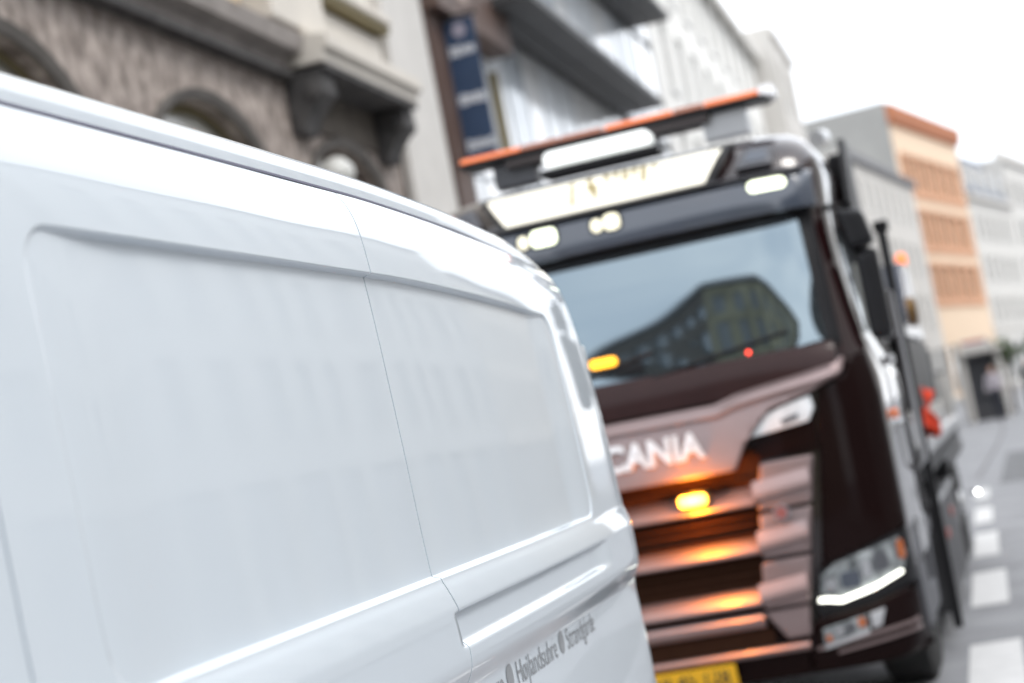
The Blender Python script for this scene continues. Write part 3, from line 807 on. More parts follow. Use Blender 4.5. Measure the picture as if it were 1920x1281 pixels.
def patch(name, poly, off, thick, mt, parent=TR, step=.04, rnd=0.0, smooth=True, tilt=0.0, ztop=0.0):
    """plate with outline poly (dx,z) laid on the curved cab front, off metres proud"""
    bm = bmesh.new()
    vs_ = [bm.verts.new((p[0], 0, p[1])) for p in poly]
    fc = bm.faces.new(vs_)
    xs = [p[0] for p in poly]; zs = [p[1] for p in poly]
    for x in np.arange(math.floor(min(xs)/step)*step, max(xs), step):
        bmesh.ops.bisect_plane(bm, geom=bm.verts[:]+bm.edges[:]+bm.faces[:], plane_co=(x+.0007,0,0), plane_no=(1,0,0))
    for z in np.arange(math.floor(min(zs)/step)*step, max(zs), step*2):
        bmesh.ops.bisect_plane(bm, geom=bm.verts[:]+bm.edges[:]+bm.faces[:], plane_co=(0,0,z+.0007), plane_no=(0,0,1))
    r = bmesh.ops.extrude_face_region(bm, geom=bm.faces[:])
    back = {g for g in r['geom'] if isinstance(g, bmesh.types.BMVert)}
    allv = bm.verts[:]
    for vv in allv:
        o_ = off if vv not in back else off-thick
        vv.co.y = Fy(vv.co.x, vv.co.z)-o_-tilt*(ztop-vv.co.z)
    bmesh.ops.recalc_face_normals(bm, faces=bm.faces[:])
    if rnd > 0:
        bmesh.ops.bevel(bm, geom=[e for e in bm.edges if len(e.link_faces) == 2 and e.calc_face_angle(0) > R(50)], offset=rnd, segments=3, affect='EDGES', profile=.55)
    me = bpy.data.meshes.new(name); bm.to_mesh(me); bm.free()
    if smooth:
        for p in me.polygons: p.use_smooth = True
        try: me.set_sharp_from_angle(angle=R(32))
        except Exception: pass
    me.materials.append(mt)
    o = bpy.data.objects.new(name, me); COL.objects.link(o)
    if parent: o.parent = parent
    return o
def sweep(name, sec, dx0, dx1, mt, parent=TR, step=.03, zoff=None, smooth=True):
    """cross-section sec = [(proud, z)] swept across the cab front"""
    xs = list(np.arange(dx0, dx1, step))+[dx1]; v = []; f = []; n_ = len(sec)
    for x in xs:
        dz = zoff(x) if zoff else 0
        for o_, z in sec: v.append((x, Fy(x, z+dz)-o_, z+dz))
    for i in range(len(xs)-1):
        for k in range(n_): f.append((i*n_+k, i*n_+(k+1) % n_, (i+1)*n_+(k+1) % n_, (i+1)*n_+k))
    f += [tuple(range(n_)), tuple((len(xs)-1)*n_+k for k in range(n_-1,-1,-1))]
    return MB().add(v, f).build(name, mt, parent, smooth=smooth, angle=R(38))
def mir(poly): return [(-x, z) for x, z in reversed(poly)]
def rrect(x0, x1, z0, z1, r, n=5):
    out = []
    for cx, cz, a0 in ((x1-r,z1-r,0),(x0+r,z1-r,90),(x0+r,z0+r,180),(x1-r,z0+r,270)):
        for k in range(n+1):
            a = R(a0+90*k/n); out.append((cx+r*math.cos(a), cz+r*math.sin(a)))
    return out

# windscreen and its black surround
patch('windscreen_frame', [(-1.12,2.02),(-1.06,1.99),(1.06,1.99),(1.12,2.02),(1.085,2.78),(-1.085,2.78)], .004, .02, M_BLK)
patch('windscreen', [(-1.06,2.05),(-.9,2.035),(.9,2.035),(1.06,2.05),(1.04,2.40),(1.01,2.72),(.97,2.745),(-.97,2.745),(-1.01,2.72),(-1.04,2.40)], .012, .01, M_WS)
for s in (-1, 1):
    pl_ = [(1.05,2.02),(1.118,2.02),(1.083,2.77),(1.01,2.77)]
    patch('door_pillar', pl_ if s > 0 else mir(pl_), .016, .02, M_BLK, rnd=.004)
for a, b in (((-.55,2.03),(.12,2.16)),((.10,2.02),(.86,2.13))):
    w_ = MB().tube([(a[0]+(b[0]-a[0])*t, Fy(a[0]+(b[0]-a[0])*t, a[1]+(b[1]-a[1])*t)-.03, a[1]+(b[1]-a[1])*t) for t in np.linspace(0,1,8)], .011, 6).build('wiper', M_BLK, TR)
# sun visor
sweep('sun_visor', [(.02,2.985),(.10,2.975),(.135,2.95),(.155,2.86),(.16,2.80),(.15,2.772),(.13,2.768),(.02,2.80)], -1.13, 1.13, M_VIS)
sweep('visor_edge', [(.151,2.985),(.156,2.992),(.10,3.004),(.02,3.004),(.02,2.99),(.10,2.988)], -1.10, 1.10, M_GREY)
def vlamp(name, x0, x1, z0, z1, mt, off=.172):
    h = patch('lamp_housing', rrect(x0-.012, x1+.012, z0-.012, z1+.012, .03), off-.008, .03, M_BLK)
    return patch(name, rrect(x0, x1, z0, z1, .028), off, .02, mt, parent=h)
vlamp('position_lamp', .80, 1.0, 2.895, 2.955, M_POS, .148)
vlamp('position_lamp', -1.0, -.80, 2.895, 2.955, M_POS, .148)
vlamp('visor_lamp', -.425, -.28, 2.855, 2.945, M_POS, .165)
vlamp('visor_lamp', -.50, -.445, 2.86, 2.93, M_WARM, .165)
vlamp('visor_lamp', -.075, -.015, 2.865, 2.935, M_WARM, .165)
vlamp('visor_lamp', -.003, .085, 2.862, 2.948, M_WARM, .165)
# roof sign with a lit face
sg = patch('roof_sign', [(-.745,3.215),(-.60,2.99),(.60,2.99),(.735,3.215)], .02+.07, .16, M_BLK, step=.06)
patch('sign_face', [(-.70,3.195),(-.575,3.012),(.57,3.012),(.68,3.195)], .097, .012, M_SIGN, parent=sg, step=.06)
for k_, (x0, x1, z0, z1) in enumerate(((-.19,-.165,3.05,3.185),(-.09,-.06,3.11,3.19),(-.06,-.03,3.07,3.15),(.01,.04,3.15,3.192),(.065,.095,3.155,3.192),(.115,.15,3.13,3.192),(.17,.20,3.15,3.192),(.22,.255,3.10,3.192),(.29,.31,3.15,3.192))):
    patch('sign_print', [(x0,z0),(x1,z0),(x1,z1),(x0,z1)], .1005, .003, M_SIGNT, parent=sg, step=.06)
for s in (-1, 1):
    pp = [(.735,3.05),(.94,3.05),(.945,3.165),(.80,3.175)]
    h = patch('side_lamp', pp if s > 0 else mir(pp), .06, .10, M_GREY, rnd=.008)
    pp = [(.79,3.08),(.91,3.08),(.915,3.14),(.815,3.145)]
    patch('lens', pp if s > 0 else mir(pp), .064, .01, M_VIS, parent=h)
# roof lamp and beacon bar
rl = MB()
ro = rrect(-.33, .30, 3.31, 3.40, .043, 6)
rl.prism(ro, 'y', .28, .40).build('roof_lamp', M_ROOFL, TR, bevel=.01)
MB().box(-.36, .33, .30, .50, 3.26, 3.307).build('lamp_rail', M_BLK, TR, bevel=.01)
bb = MB().box(-.90, .95, .55, .80, 3.455, 3.487).build('beacon_bar', M_BLK, TR, bevel=.012)
k = 0
M_ORD = mat('smoked_orange_lens', (0.26, 0.085, 0.04), 0.2, emis=(1.0,.25,.06), estr=.05)
for x0, x1, mt_ in ((-.89,-.52,M_ORL),(-.51,-.28,M_ORD),(-.27,-.02,M_ORD),(0.0,.40,M_ORL),(.41,.58,M_ORD),(.59,.90,M_ORL)):
    MB().prism([(.54,3.489),(.58,3.522),(.77,3.522),(.81,3.489)], 'x', x0, x1).build('beacon_lens', mt_, bb, bevel=.008)
MB().prism([(.55,3.47),(.58,3.54),(.77,3.54),(.80,3.47)], 'x', .905, .985).build('beacon_end', mat('clear_beacon', (.80,.80,.82), .2), bb, bevel=.012)
MB().box(-.62, .60, .56, .79, 3.405, 3.452).build('bar_housing', mat('bar_underside', (.05,.04,.04), .5), bb, bevel=.01)
for x in (-.72, .55):
    MB().box(x, x+.26, .62, .74, 3.30, 3.453).build('bar_foot', M_SILV if x > 0 else M_GREY, bb, bevel=.01)
for s in (-1, 1):
    MB().prism([(1.35,2.72),(2.12,2.62),(2.12,3.30),(1.75,3.30)], 'x', s*1.215-.02, s*1.215+.02).build('side_deflector', M_BLK, TR, bevel=.006)
    MB().box(s*1.15-.07, s*1.15+.07, 2.16, 2.34, 1.4, 3.27).build('air_intake', M_BLK, TR, bevel=.02)
    MB().tube([(s*1.10,1.5,3.30),(s*1.10,1.95,3.36)], .05, 12).build('air_horn', M_SILV, TR, smooth=True, angle=R(40))

# front panel with the maker's lettering
ptop = [(-1.11,1.945),(-1.06,1.914),(-.53,1.845),(-.40,1.812),(.40,1.812),(.53,1.845),(1.06,1.914),(1.11,1.945)]
prt = [(1.12,1.93),(1.10,1.86),(.93,1.79),(.70,1.735),(.62,1.66),(.54,1.58),(.465,1.45)]
plt_ = [(-x, z) for x, z in reversed(prt)]
patch('front_panel', ptop[::-1]+plt_[1:][::-1][::-1]*0+[(-1.12,1.93),(-1.10,1.86),(-.93,1.79),(-.70,1.735),(-.62,1.66),(-.54,1.58),(-.465,1.45),(.465,1.45),(.54,1.58),(.62,1.66),(.70,1.735),(.93,1.79),(1.10,1.86),(1.12,1.93)], .050, .05, M_MAR, rnd=.014, tilt=.13, ztop=1.93)
def ridge(x): a = abs(x); return hermite([0,.40,.53,1.06,1.12],[0,0,.033,.102,.125])(a)
sweep('panel_lip', [(.04,1.815),(.052,1.813),(.088,1.770),(.094,1.757),(.090,1.744),(.05,1.740)], -1.05, 1.05, M_MAR, zoff=ridge)
sweep('cowl', [(.0,2.035),(.03,2.03),(.05,1.99),(.05,1.90),(.045,1.83),(.0,1.82)], -1.08, 1.08, mat('cowl_maroon', (0.030,0.012,0.012), .4, coat=.2, spec=.15, var=.1, vscale=5))
tv, tf = text_mesh('SCANIA', .195, .006)
wtxt = max(p[0] for p in tv); sc_ = .64/wtxt
bm = bmesh.new(); vv = [bm.verts.new((p[0]*sc_-.32, p[1], 0)) for p in tv]
for q in tf:
    try: bm.faces.new([vv[i] for i in q])
    except ValueError: pass
r_ = bmesh.ops.extrude_face_region(bm, geom=bm.faces[:]); bk = {g for g in r_['geom'] if isinstance(g, bmesh.types.BMVert)}
for q in bm.verts:
    x, y = q.co.x+.005, q.co.y; z = 1.555+y*.98
    q.co = (x, Fy(x, z)-(.076 if q not in bk else .048)-.13*(1.93-z), z)
bmesh.ops.recalc_face_normals(bm, faces=bm.faces[:])
me = bpy.data.meshes.new('maker_lettering'); bm.to_mesh(me); bm.free(); me.materials.append(M_CHROME_TXT)
lo = bpy.data.objects.new('maker_lettering', me); COL.objects.link(lo); lo.parent = TR

# grille: dark mesh behind, maroon bars, outer blocks
patch('grille_back', [(-.60,1.56),(-.47,.50),(.47,.50),(.60,1.56)], -.005, .02, M_GRILL)
def bar(zc, hw, th, out):
    z1, z0 = zc+th/2, zc-th/2
    sec = [(out*.15,z1+.012),(out*.30,z1+.008),(out*.80,z0+.040),(out*1.0,z0+.024),(out*1.02,z0+.010),(out*.9,z0),(out*.15,z0)]
    return sweep('grille_bar', sec, -hw, hw, M_MAR)
bar(1.293, .535, .088, .085); bar(1.032, .515, .075, .085); bar(.765, .47, .085, .085)
for z in (1.40, 1.195, 1.15, .94, .89, .67):
    sweep('grille_slat', [(.004,z+.006),(.03,z+.004),(.03,z-.006),(.004,z-.008)], -.50, .50, M_GRILL)
sweep('lower_bar', [(.02,.69),(.07,.682),(.09,.66),(.09,.635),(.07,.61),(.02,.605)], -.46, .46, M_MAR)
for s in (-1, 1):
    for za, zb, xo0, xo1, xi0, xi1 in ((1.46,1.215,.873,.820,.59,.535),(1.195,.965,.815,.765,.535,.51),(.945,.70,.762,.71,.50,.465),(.685,.53,.705,.685,.46,.56)):
        P_ = [(xi1,zb),(xo1,zb),(xo0,za),(xi0,za)]
        patch('grille_block', P_ if s > 0 else mir(P_), .075, .08, M_MAR, rnd=.016)
    for zc, xo, xi in ((1.31,.835,.53),(1.05,.775,.505),(.78,.72,.46)):
        xs0, xs1 = (xi, xo) if s > 0 else (-xo, -xi)
        sl_ = lambda x: (abs(x)-.5)*.10
        sweep('block_ridge', [(.06,zc+.060),(.074,zc+.058),(.096,zc+.004),(.103,zc-.022),(.100,zc-.040),(.06,zc-.052)], xs0, xs1, M_MAR, zoff=sl_)
    P_ = [(.535,1.60),(.62,1.70),(.70,1.752),(.935,1.80),(.90,1.47),(.60,1.475)]
    patch('lamp_recess', P_ if s > 0 else mir(P_), .02, .04, M_MARD)
    P_ = [(.545,1.602),(.585,1.65),(.632,1.697),(.75,1.735),(.915,1.768),(.922,1.70),(.885,1.636),(.66,1.612)]
    ax = patch('upper_lamp', P_ if s > 0 else mir(P_), .052, .04, mat('upper_lamp_glass', (.72,.74,.76), .12, ior=1.6, var=.2, vscale=12), rnd=.006)
    P_ = [(.74,1.665),(.84,1.69),(.83,1.655),(.75,1.64)]
    patch('reflector', P_ if s > 0 else mir(P_), .0545, .006, M_GREY, parent=ax)
    # corner panel, headlamp, bumper end
    P_ = [(.905,1.47),(.955,1.80),(1.10,1.845),(1.135,1.93),(1.225,1.95),(1.258,1.70),(1.258,.99),(.80,.86)]
    patch('corner_panel', P_ if s > 0 else mir(P_), .03, .04, M_MARD, rnd=.02)
    P_ = [(.745,.60),(.735,.70),(.775,.86),(1.0,.945),(1.255,.985),(1.262,.70),(1.0,.63)]
    patch('headlamp_surround', P_ if s > 0 else mir(P_), .02, .04, M_BLK, rnd=.006)
    P_ = [(.765,.705),(.785,.82),(.87,.875),(1.21,.95),(1.235,.86),(1.205,.775),(.90,.69)]
    hl = patch('headlamp', P_ if s > 0 else mir(P_), .034, .02, M_LENS, rnd=.006)
    for x0, x1, z0, z1, mt_ in ((.80,.86,.735,.80,M_CHR),(.885,.985,.735,.82,M_VIS),(1.0,1.05,.77,.865,M_CHR),(1.07,1.14,.795,.89,M_GREY),(1.195,1.228,.83,.935,M_ORH)):
        P_ = rrect(x0, x1, z0, z1, .02, 3); patch('lamp_unit', P_ if s > 0 else mir(P_), .039, .008, mt_, parent=hl, step=.03)
    P_ = [(.752,.690),(.756,.708),(.80,.706),(.87,.690),(1.05,.728),(1.196,.778),(1.202,.762),(1.05,.706),(.87,.668),(.80,.684)]
    patch('daylight_strip', P_ if s > 0 else mir(P_), .050, .014, M_DRL, parent=hl, step=.03)
    P_ = [(.69,.565),(.73,.60),(1.0,.63),(1.25,.69),(1.25,.33),(1.10,.312),(.63,.318)]
    patch('bumper_end', P_ if s > 0 else mir(P_), .045, .06, M_MARD, rnd=.025)
    for zz, x0 in ((.448,.70),(.405,.80)):
        xs0, xs1 = (x0, 1.235) if s > 0 else (-1.235, -x0)
        sweep('bumper_ridge', [(.04,zz+.012),(.062,zz+.006),(.064,zz-.006),(.04,zz-.014)], xs0, xs1, M_MAR, zoff=lambda x: (abs(x)-.7)*.10)
    P_ = [(.735,.455),(.745,.548),(.99,.588),(.98,.50)]
    fg = patch('fog_lamp', P_ if s > 0 else mir(P_), .058, .03, M_LENS, rnd=.005)
    for x0, x1, z0, z1, mt_ in ((.755,.785,.478,.515,M_ORH),(.81,.85,.50,.545,M_CHR),(.865,.915,.51,.555,M_GREY),(.93,.97,.525,.575,M_ORH)):
        P_ = rrect(x0, x1, z0, z1, .012, 3); patch('lamp_unit', P_ if s > 0 else mir(P_), .0625, .006, mt_, parent=fg, step=.03)
    P_ = [(.74,.44),(.745,.462),(.985,.512),(.98,.488)]
    patch('fog_strip', P_ if s > 0 else mir(P_), .066, .02, M_SILV, parent=fg)
    P_ = [(.995,.505),(1.0,.588),(1.08,.602),(1.045,.512)]
    patch('fog_cover', P_ if s > 0 else mir(P_), .058, .03, M_SILV, rnd=.004)
patch('bumper_centre', [(-.68,.60),(-.64,.318),(.64,.318),(.68,.60)], .03, .05, M_MARD, rnd=.015)
patch('lower_mesh', rrect(-.49, .49, .500, .598, .03), .038, .01, M_GRILL)
sweep('bumper_lip', [(.02,.505),(.085,.50),(.10,.485),(.09,.462),(.02,.45)], -.67, .67, M_MAR)
pb = patch('number_plate', [(-.26,.335),(.26,.335),(.26,.452),(-.26,.452)], .112, .008, M_YEL)
tv, tf = text_mesh('AB 45 128', .125); wt = max(p[0] for p in tv)
pv = [(p[0]*.44/wt-.22, Fy(0,.4)-.1165, .352+p[1]*.95) for p in tv]
link('plate_lettering', pv, tf, M_TEXT, pb)
bd = MB().lathe((.66, Fy(.66,1.19)-.09, 1.19), 'y', [(.045,-.02),(.045,.02)], 24).build('badge', M_CHR, TR, smooth=True, angle=R(40))
MB().lathe((.66, Fy(.66,1.19)-.112, 1.19), 'y', [(.033,-.004),(.033,.003)], 24).build('badge_centre', mat('badge_red', (.22,.09,.09), .4), bd)

# amber flasher on the grille, and its light
fx, fz = .215, 1.335
fh = patch('flasher_housing', rrect(fx-.088, fx+.088, fz-.04, fz+.04, .02), .118, .05, M_BLK)
fl_ = MB(); fo = rrect(fx-.075, fx+.075, fz-.028, fz+.028, .02, 4)
fl_.prism(fo, 'y', Fy(fx, fz)-.150, Fy(fx, fz)-.119).build('flasher', M_AMB, fh, bevel=.006)
ld = bpy.data.lights.new('flasher_light', 'POINT'); ld.energy = 26.0; ld.specular_factor = 0.0; ld.color = (1.0, .27, .010); ld.shadow_soft_size = .05
lo_ = bpy.data.objects.new('flasher_light', ld); COL.objects.link(lo_); lo_.parent = TR; lo_.location = (fx, Fy(fx, fz)-.175, fz)
# lamps on the dash behind the glass
for x0, x1, z0, z1, mt_, nm in ((-.235,-.085,2.13,2.178,M_AMB2,'dash_beacon'),(.627,.643,2.047,2.063,M_REDL,'dash_lamp')):
    MB().prism(rrect(x0, x1, z0, z1, min(.019,(z1-z0)*.45), 4), 'y', Fy((x0+x1)/2, z0)-.035, Fy((x0+x1)/2, z0)-.012).build(nm, mt_, TR, bevel=.004)
MB().box(-.10, .06, Fy(0,2.1)-.030, Fy(0,2.1)-.010, 2.06, 2.12).build('wiper_arm_base', M_BLK, TR, bevel=.01)

# cab sides: door window, mirrors, handles, steps
for s in (-1, 1):
    w_ = []
    for y, z in ((.62,2.06),(1.58,2.06),(1.58,2.40),(1.58,2.68),(.66,2.68),(.64,2.40)): w_.append((s*(halfw(z)+.006), y, z))
    link('door_window', w_, [(0,1,2,5),(5,2,3,4)], M_WS, TR)
    MB().box(s*1.26-.012, s*1.26+.012, 1.62, 1.66, .95, 1.80).build('door_gap', M_BLK, TR)
    MB().box(s*1.268-.016, s*1.268+.016, 1.38, 1.56, 1.86, 1.92).build('door_handle', M_SILV, TR, bevel=.012)
    MB().tube([(s*1.27,1.72,1.2),(s*1.33,1.74,1.25),(s*1.33,1.74,2.3),(s*1.27,1.72,2.35)], .018, 8).build('grab_rail', M_SILV, TR, smooth=True)
    mr = empty('mirror_assembly', (0,0,0)); mr.parent = TR
    MB().prism([(s*a, b) for a, b in ((1.205,2.74),(1.35,2.71),(1.385,2.52),(1.25,2.50))][::s], 'y', .30, .50).build('mirror_top', M_BLK, mr, bevel=.04, segs=3)
    MB().prism([(s*a, b) for a, b in ((1.265,2.475),(1.385,2.50),(1.39,2.03),(1.36,1.99),(1.265,2.0))][::s], 'y', .32, .54).build('mirror_housing', M_BLK, mr, bevel=.04, segs=3)
    MB().tube([(s*1.15,.40,2.76),(s*1.27,.42,2.77),(s*1.28,.42,2.48)], .025, 8).build('mirror_arm', M_BLK, mr, smooth=True)
    MB().box(s*1.29-.06, s*1.29+.06, .541, .546, 2.06, 2.44).build('mirror_glass', M_CHR, mr)
    MB().prism([(.35,.98),(.95,1.0),(1.0,.55),(1.55,.55),(1.62,.98),(2.1,1.0),(2.1,.82),(1.72,.78),(1.6,.40),(.45,.40)], 'x', s*1.235-.03, s*1.235+.03).build('wheel_arch', M_GREY, TR, bevel=.01)
    for zz in (.42, .78):
        MB().box(s*1.17-.10, s*1.17+.10, .55, .95, zz-.03, zz).build('step', M_DGREY, TR)
    oo = MB().lathe((s*1.285, .70, 1.58), 'x', [(.03,-.015),(.03,.015)], 14).build('side_repeater', M_ORL, TR)
    MB().lathe((s*1.285, 1.05, 1.52), 'x', [(.028,-.015),(.028,.015)], 14).build('keyhole_cap', M_CHR, TR)
# chassis, wheels, body
MB().box(-.45, .45, .6, 9.4, .62, .92).build('chassis', M_BLK, TR)
for s in (-1, 1):
    for yw in (1.35, 6.6, 7.95):
        w_ = MB().lathe((s*1.06, yw, .52), 'x', [(.28,-.14),(.44,-.16),(.52,-.12),(.52,.12),(.44,.16),(.28,.14)], 32).build('wheel', M_TYRE, TR, smooth=True, angle=R(40))
        MB().lathe((s*1.06, yw, .52), 'x', [(.05,-.17),(.10,-.17),(.14,-.1),(.29,-.13),(.29,.13),(.14,.1),(.10,.17),(.05,.17)], 24).build('rim', M_SILV, w_, smooth=True, angle=R(40))
    bx_ = MB().box(s*1.10-.17, s*1.10+.17, 2.75, 5.7, .18, .90).build('tool_locker', M_DGREY, TR, bevel=.015)
    MB().box(s*1.272-.004, s*1.272+.004, 2.80, 5.65, .86, .905).build('locker_trim', M_SILV, bx_)
    for yy, zz in ((3.6,.62),(4.6,.70)):
        MB().box(s*1.273-.008, s*1.273+.008, yy, yy+.22, zz-.03, zz+.03).build('reflector', mat('red_reflector', (.45,.08,.06), .3), bx_)
    MB().box(s*1.12-.15, s*1.12+.15, 5.75, 9.5, .95, 1.05).build('mudguard', M_BLK, TR, bevel=.02)
    MB().box(s*1.13-.13, s*1.13+.13, 5.72, 5.76, .16, 1.0).build('mud_flap', M_BLK, TR)
    MB().prism([(2.40,.12),(2.47,.12),(2.87,2.76),(2.80,2.76)], 'x', s*1.29-.03, s*1.29+.03).build('stake_post', M_BLK, TR, bevel=.006)
    MB().box(s*1.29-.05, s*1.29+.05, 2.78, 2.90, 2.765, 2.84).build('post_cap', M_BLK, TR, bevel=.01)
    MB().box(s*1.24-.03, s*1.24+.03, 2.6, 9.6, 1.20, 1.30).build('deck_rail', M_SILV, TR, bevel=.01)
    MB().box(s*1.22-.03, s*1.22+.03, 2.6, 9.6, 1.06, 1.195).build('deck_beam', M_BLK, TR)
MB().box(-1.19, 1.19, 2.6, 9.6, 1.10, 1.18).build('deck', M_DGREY, TR)
MB().box(.95, 1.25, 3.85, 6.6, 1.52, 2.05).build('equipment_locker', M_BLK, TR, bevel=.02)
MB().box(.98, 1.255, 2.55, 6.4, 2.06, 2.17).build('boom_beam', M_SILV, TR, bevel=.015)
cr = MB().prism([(5.0,2.18),(6.1,2.18),(5.9,2.66),(5.35,2.70)], 'x', .98, 1.262).build('crane_column', M_BLUE, TR, bevel=.03)
MB().lathe((1.27, 4.95, 2.27), 'x', [(.06,-.03),(.115,-.03),(.115,.03),(.06,.045)], 22).build('hub', M_BRASS, cr, smooth=True, angle=R(40))
MB().lathe((1.235, 5.65, 2.69), 'z', [(.045,0),(.045,.06),(.032,.09),(.01,.10)], 18).build('beacon', mat('orange_beacon', (.95,.22,.06), .2, emis=(1.0,.22,.06), estr=.8), cr, smooth=True, angle=R(40))
MB().box(-.9, .9, 2.45, 2.55, 1.2, 2.6).build('headboard', M_DGREY, TR)
# crumpled red cloth on the deck edge, a thing of its own
rc = []; rf = []
for i in range(9):
    for j in range(7):
        y, z = i/8, j/6
        rc.append((.8*.03*math.sin(i*1.7+j)+.05*math.sin(j*2.1+i*.6)-.06*z, y*.48-.1*z*math.sin(i), z*.32*(.8+.25*math.sin(i*1.3))))
for i in range(8):
    for j in range(6): rf.append((i*7+j, (i+1)*7+j, (i+1)*7+j+1, i*7+j+1))
o = link('red_cloth', rc, rf, M_REDC, None, smooth=True)
sm = o.modifiers.new('thick', 'SOLIDIFY'); sm.thickness = .05
o.location = (-.445, 14.15, 1.315)
tag(o, 'crumpled bright red tarpaulin bundle lying on the truck deck edge', 'tarpaulin')
ml = MB().tube([(1.24,9.55,.50),(1.31,9.55,.49)], .014, 8).build('marker_stalk', M_BLK, TR)
MB().lathe((1.325, 9.53, .49), 'y', [(.008,-.02),(.014,-.01),(.014,.01),(.008,.02)], 16).build('marker_lamp', mat('white_marker', (1,1,1), .2, emis=(1,1,1), estr=14.0), ml)

# ================================================================= STREET THINGS FURTHER DOWN
def person(name, label, loc, rz, h, mtop, mleg, stride=.10, arm=.0):
    e = empty(name, loc, rz); tag(e, label, 'person')
    k = h/1.75
    me = bpy.data.meshes.new('body'); bm = bmesh.new()
    J = {'pel':(0,0,.95),'ch':(0,.0,1.28),'nk':(0,0,1.47),'hd0':(0,.01,1.56),'hd':(0,.015,1.68),
         'ls':(-.18,0,1.42),'le':(-.24,.03,1.15),'lh':(-.23,.10,.90),'rs':(.18,0,1.42),'re':(.25,-.02,1.15),'rh':(.22,.12+arm,.93),
         'lp':(-.09,0,.90),'lk':(-.10,stride,.50),'la':(-.10,stride*.9,.09),'lt':(-.10,stride*.9+.16,.04),
         'rp':(.09,0,.90),'rk':(.10,-stride*.6,.50),'ra':(.11,-stride*1.6,.10),'rt':(.11,-stride*1.6+.15,.04)}
    rad = {'pel':.15,'ch':.155,'nk':.06,'hd0':.075,'hd':.10,'ls':.075,'le':.05,'lh':.04,'rs':.075,'re':.05,'rh':.04,'lp':.10,'lk':.07,'la':.05,'lt':.04,'rp':.10,'rk':.07,'ra':.05,'rt':.04}
    E_ = [('pel','ch'),('ch','nk'),('nk','hd0'),('hd0','hd'),('ch','ls'),('ls','le'),('le','lh'),('ch','rs'),('rs','re'),('re','rh'),('pel','lp'),('lp','lk'),('lk','la'),('la','lt'),('pel','rp'),('rp','rk'),('rk','ra'),('ra','rt')]
    lay = bm.verts.layers.skin.verify()
    vv = {q: bm.verts.new(tuple(c*k for c in p)) for q, p in J.items()}
    for a, b in E_: bm.edges.new((vv[a], vv[b]))
    for q, v_ in vv.items():
        v_[lay].radius = (rad[q]*k, rad[q]*k*(.75 if q in ('ch','pel') else 1)); v_[lay].use_root = (q == 'pel')
    bm.to_mesh(me); bm.free()
    o = bpy.data.objects.new('body', me); COL.objects.link(o)
    o.modifiers.new('s', 'SKIN'); ss = o.modifiers.new('u', 'SUBSURF'); ss.levels = ss.render_levels = 1
    dg = bpy.context.evaluated_depsgraph_get(); m2 = bpy.data.meshes.new_from_object(o.evaluated_get(dg))
    o.modifiers.clear(); o.data = m2; o.parent = e
    m2.materials.clear()
    for m_ in (mleg, mtop, M_SKIN, M_HAIR): m2.materials.append(m_)
    for p in m2.polygons:
        c = p.center/k; p.use_smooth = True
        p.material_index = 0 if c.z < .98 else (1 if c.z < 1.50 else 2)
        if abs(c.x) > .17 and c.z < .96: p.material_index = 2
        if c.z > 1.66 and (c.y < .05 or c.z > 1.74): p.material_index = 3
    return e
person('person', 'person in a pale top and dark trousers standing by the dark doorway down the street', (.22, 57.0, .0), R(160), 1.72, M_SHIRT, M_TROU)
person('person', 'person in a dark coat further right along the far pavement', (1.35, 60.0, .0), R(30), 1.75, M_COAT, M_TROU, .16)

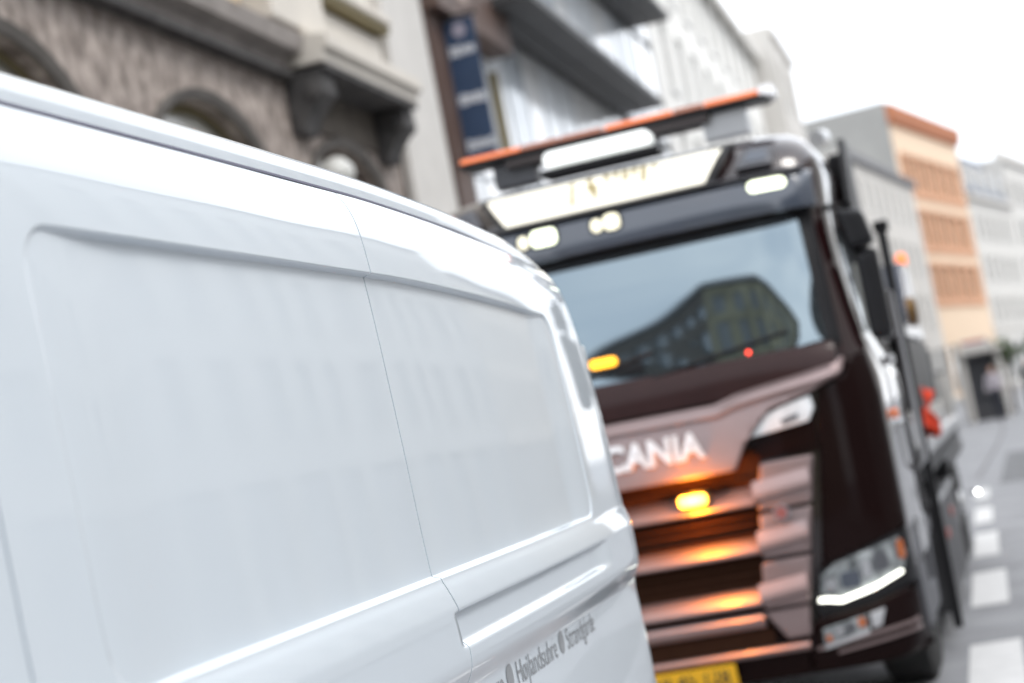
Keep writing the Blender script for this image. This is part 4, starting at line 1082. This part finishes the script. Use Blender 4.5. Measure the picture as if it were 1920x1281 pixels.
ks = empty('kiosk', (-.10, 60.5, .0), R(8)); tag(ks, 'grey street kiosk with a dark opening and a red and white sign on top', 'kiosk')
MB().box(-.62,-.50,-.6,.6,0,2.15).build('side_wall', M_LGREY, ks); MB().box(.50,.62,-.6,.6,0,2.15).build('side_wall', M_LGREY, ks)
MB().box(-.50,.50,.45,.6,0,2.15).build('back_wall', M_GREY, ks)
MB().box(-.50,.50,-.55,-.45,0,.55).build('counter', M_DGREY, ks)
MB().box(-.72,.72,-.8,.7,2.16,2.3).build('roof', M_LGREY, ks, bevel=.02)
sg2 = MB().box(-.6,.3,-.82,-.78,2.31,2.62).build('sign_board', M_WHITE, ks)
MB().box(-.5,.2,-.826,-.822,2.50,2.58).build('sign_stripe', M_REDS, sg2)
for i, (x, y) in enumerate(((-1.75,58.5),(-1.35,61.0))):
    p_ = empty('advert_column', (x, y, 0)); tag(p_, ['pale grey cabinet standing left of the kiosk','slim grey post cabinet right beside the kiosk wall'][i], 'street cabinet')
    MB().box(-.17,.17,-.17,.17,.0,1.75).build('cabinet', M_LGREY, p_, bevel=.02); MB().box(-.20,.20,-.20,.20,1.752,1.82).build('cap', M_GREY, p_, bevel=.01)

def leafy(name, label, loc, h, r, n, trunk_h, cat='tree'):
    e = empty(name, loc); tag(e, label, cat, 'small trees in front of the far shops')
    MB().tube([(0,0,0),(.03,.01,trunk_h*.5),(0,.03,trunk_h),(.02,0,trunk_h+r*.8)], [.07,.055,.045,.02], 8).build('trunk', M_BARK, e, smooth=True)
    mb_ = MB()
    for k_ in range(5):
        a = k_*1.3; mb_.tube([(0,.02,trunk_h*.9),(r*.5*math.cos(a),r*.5*math.sin(a),trunk_h+r*.5),(r*.8*math.cos(a),r*.8*math.sin(a),trunk_h+r*.95)], [.03,.02,.008], 5)
    mb_.build('branches', M_BARK, e)
    v = []; f = []
    rnd = random.Random(hash(label) % 1000)
    cl = [(rnd.gauss(0,r*.45), rnd.gauss(0,r*.45), trunk_h+r*.9+rnd.gauss(0,r*.45)) for _ in range(14)]
    for _ in range(n):
        c = rnd.choice(cl); p = Vector((c[0]+rnd.gauss(0,r*.2), c[1]+rnd.gauss(0,r*.2), c[2]+rnd.gauss(0,r*.2)))
        a = Vector((rnd.gauss(0,1),rnd.gauss(0,1),rnd.gauss(0,1))).normalized(); b = a.orthogonal().normalized()
        s_ = rnd.uniform(.05,.10); i0 = len(v)
        v += [tuple(p-a*s_), tuple(p+b*s_*.5), tuple(p+a*s_), tuple(p-b*s_*.5)]; f.append((i0,i0+1,i0+2,i0+3))
    link('crown', v, f, M_LEAF, e)
leafy('street_tree', 'small leafy tree just right of the kiosk and the person', (.75, 63.0, .0), 3, .40, 700, 1.7)
leafy('street_tree', 'small leafy tree at the right edge of the picture down the street', (2.0, 66.0, .0), 3, .45, 700, 1.7)
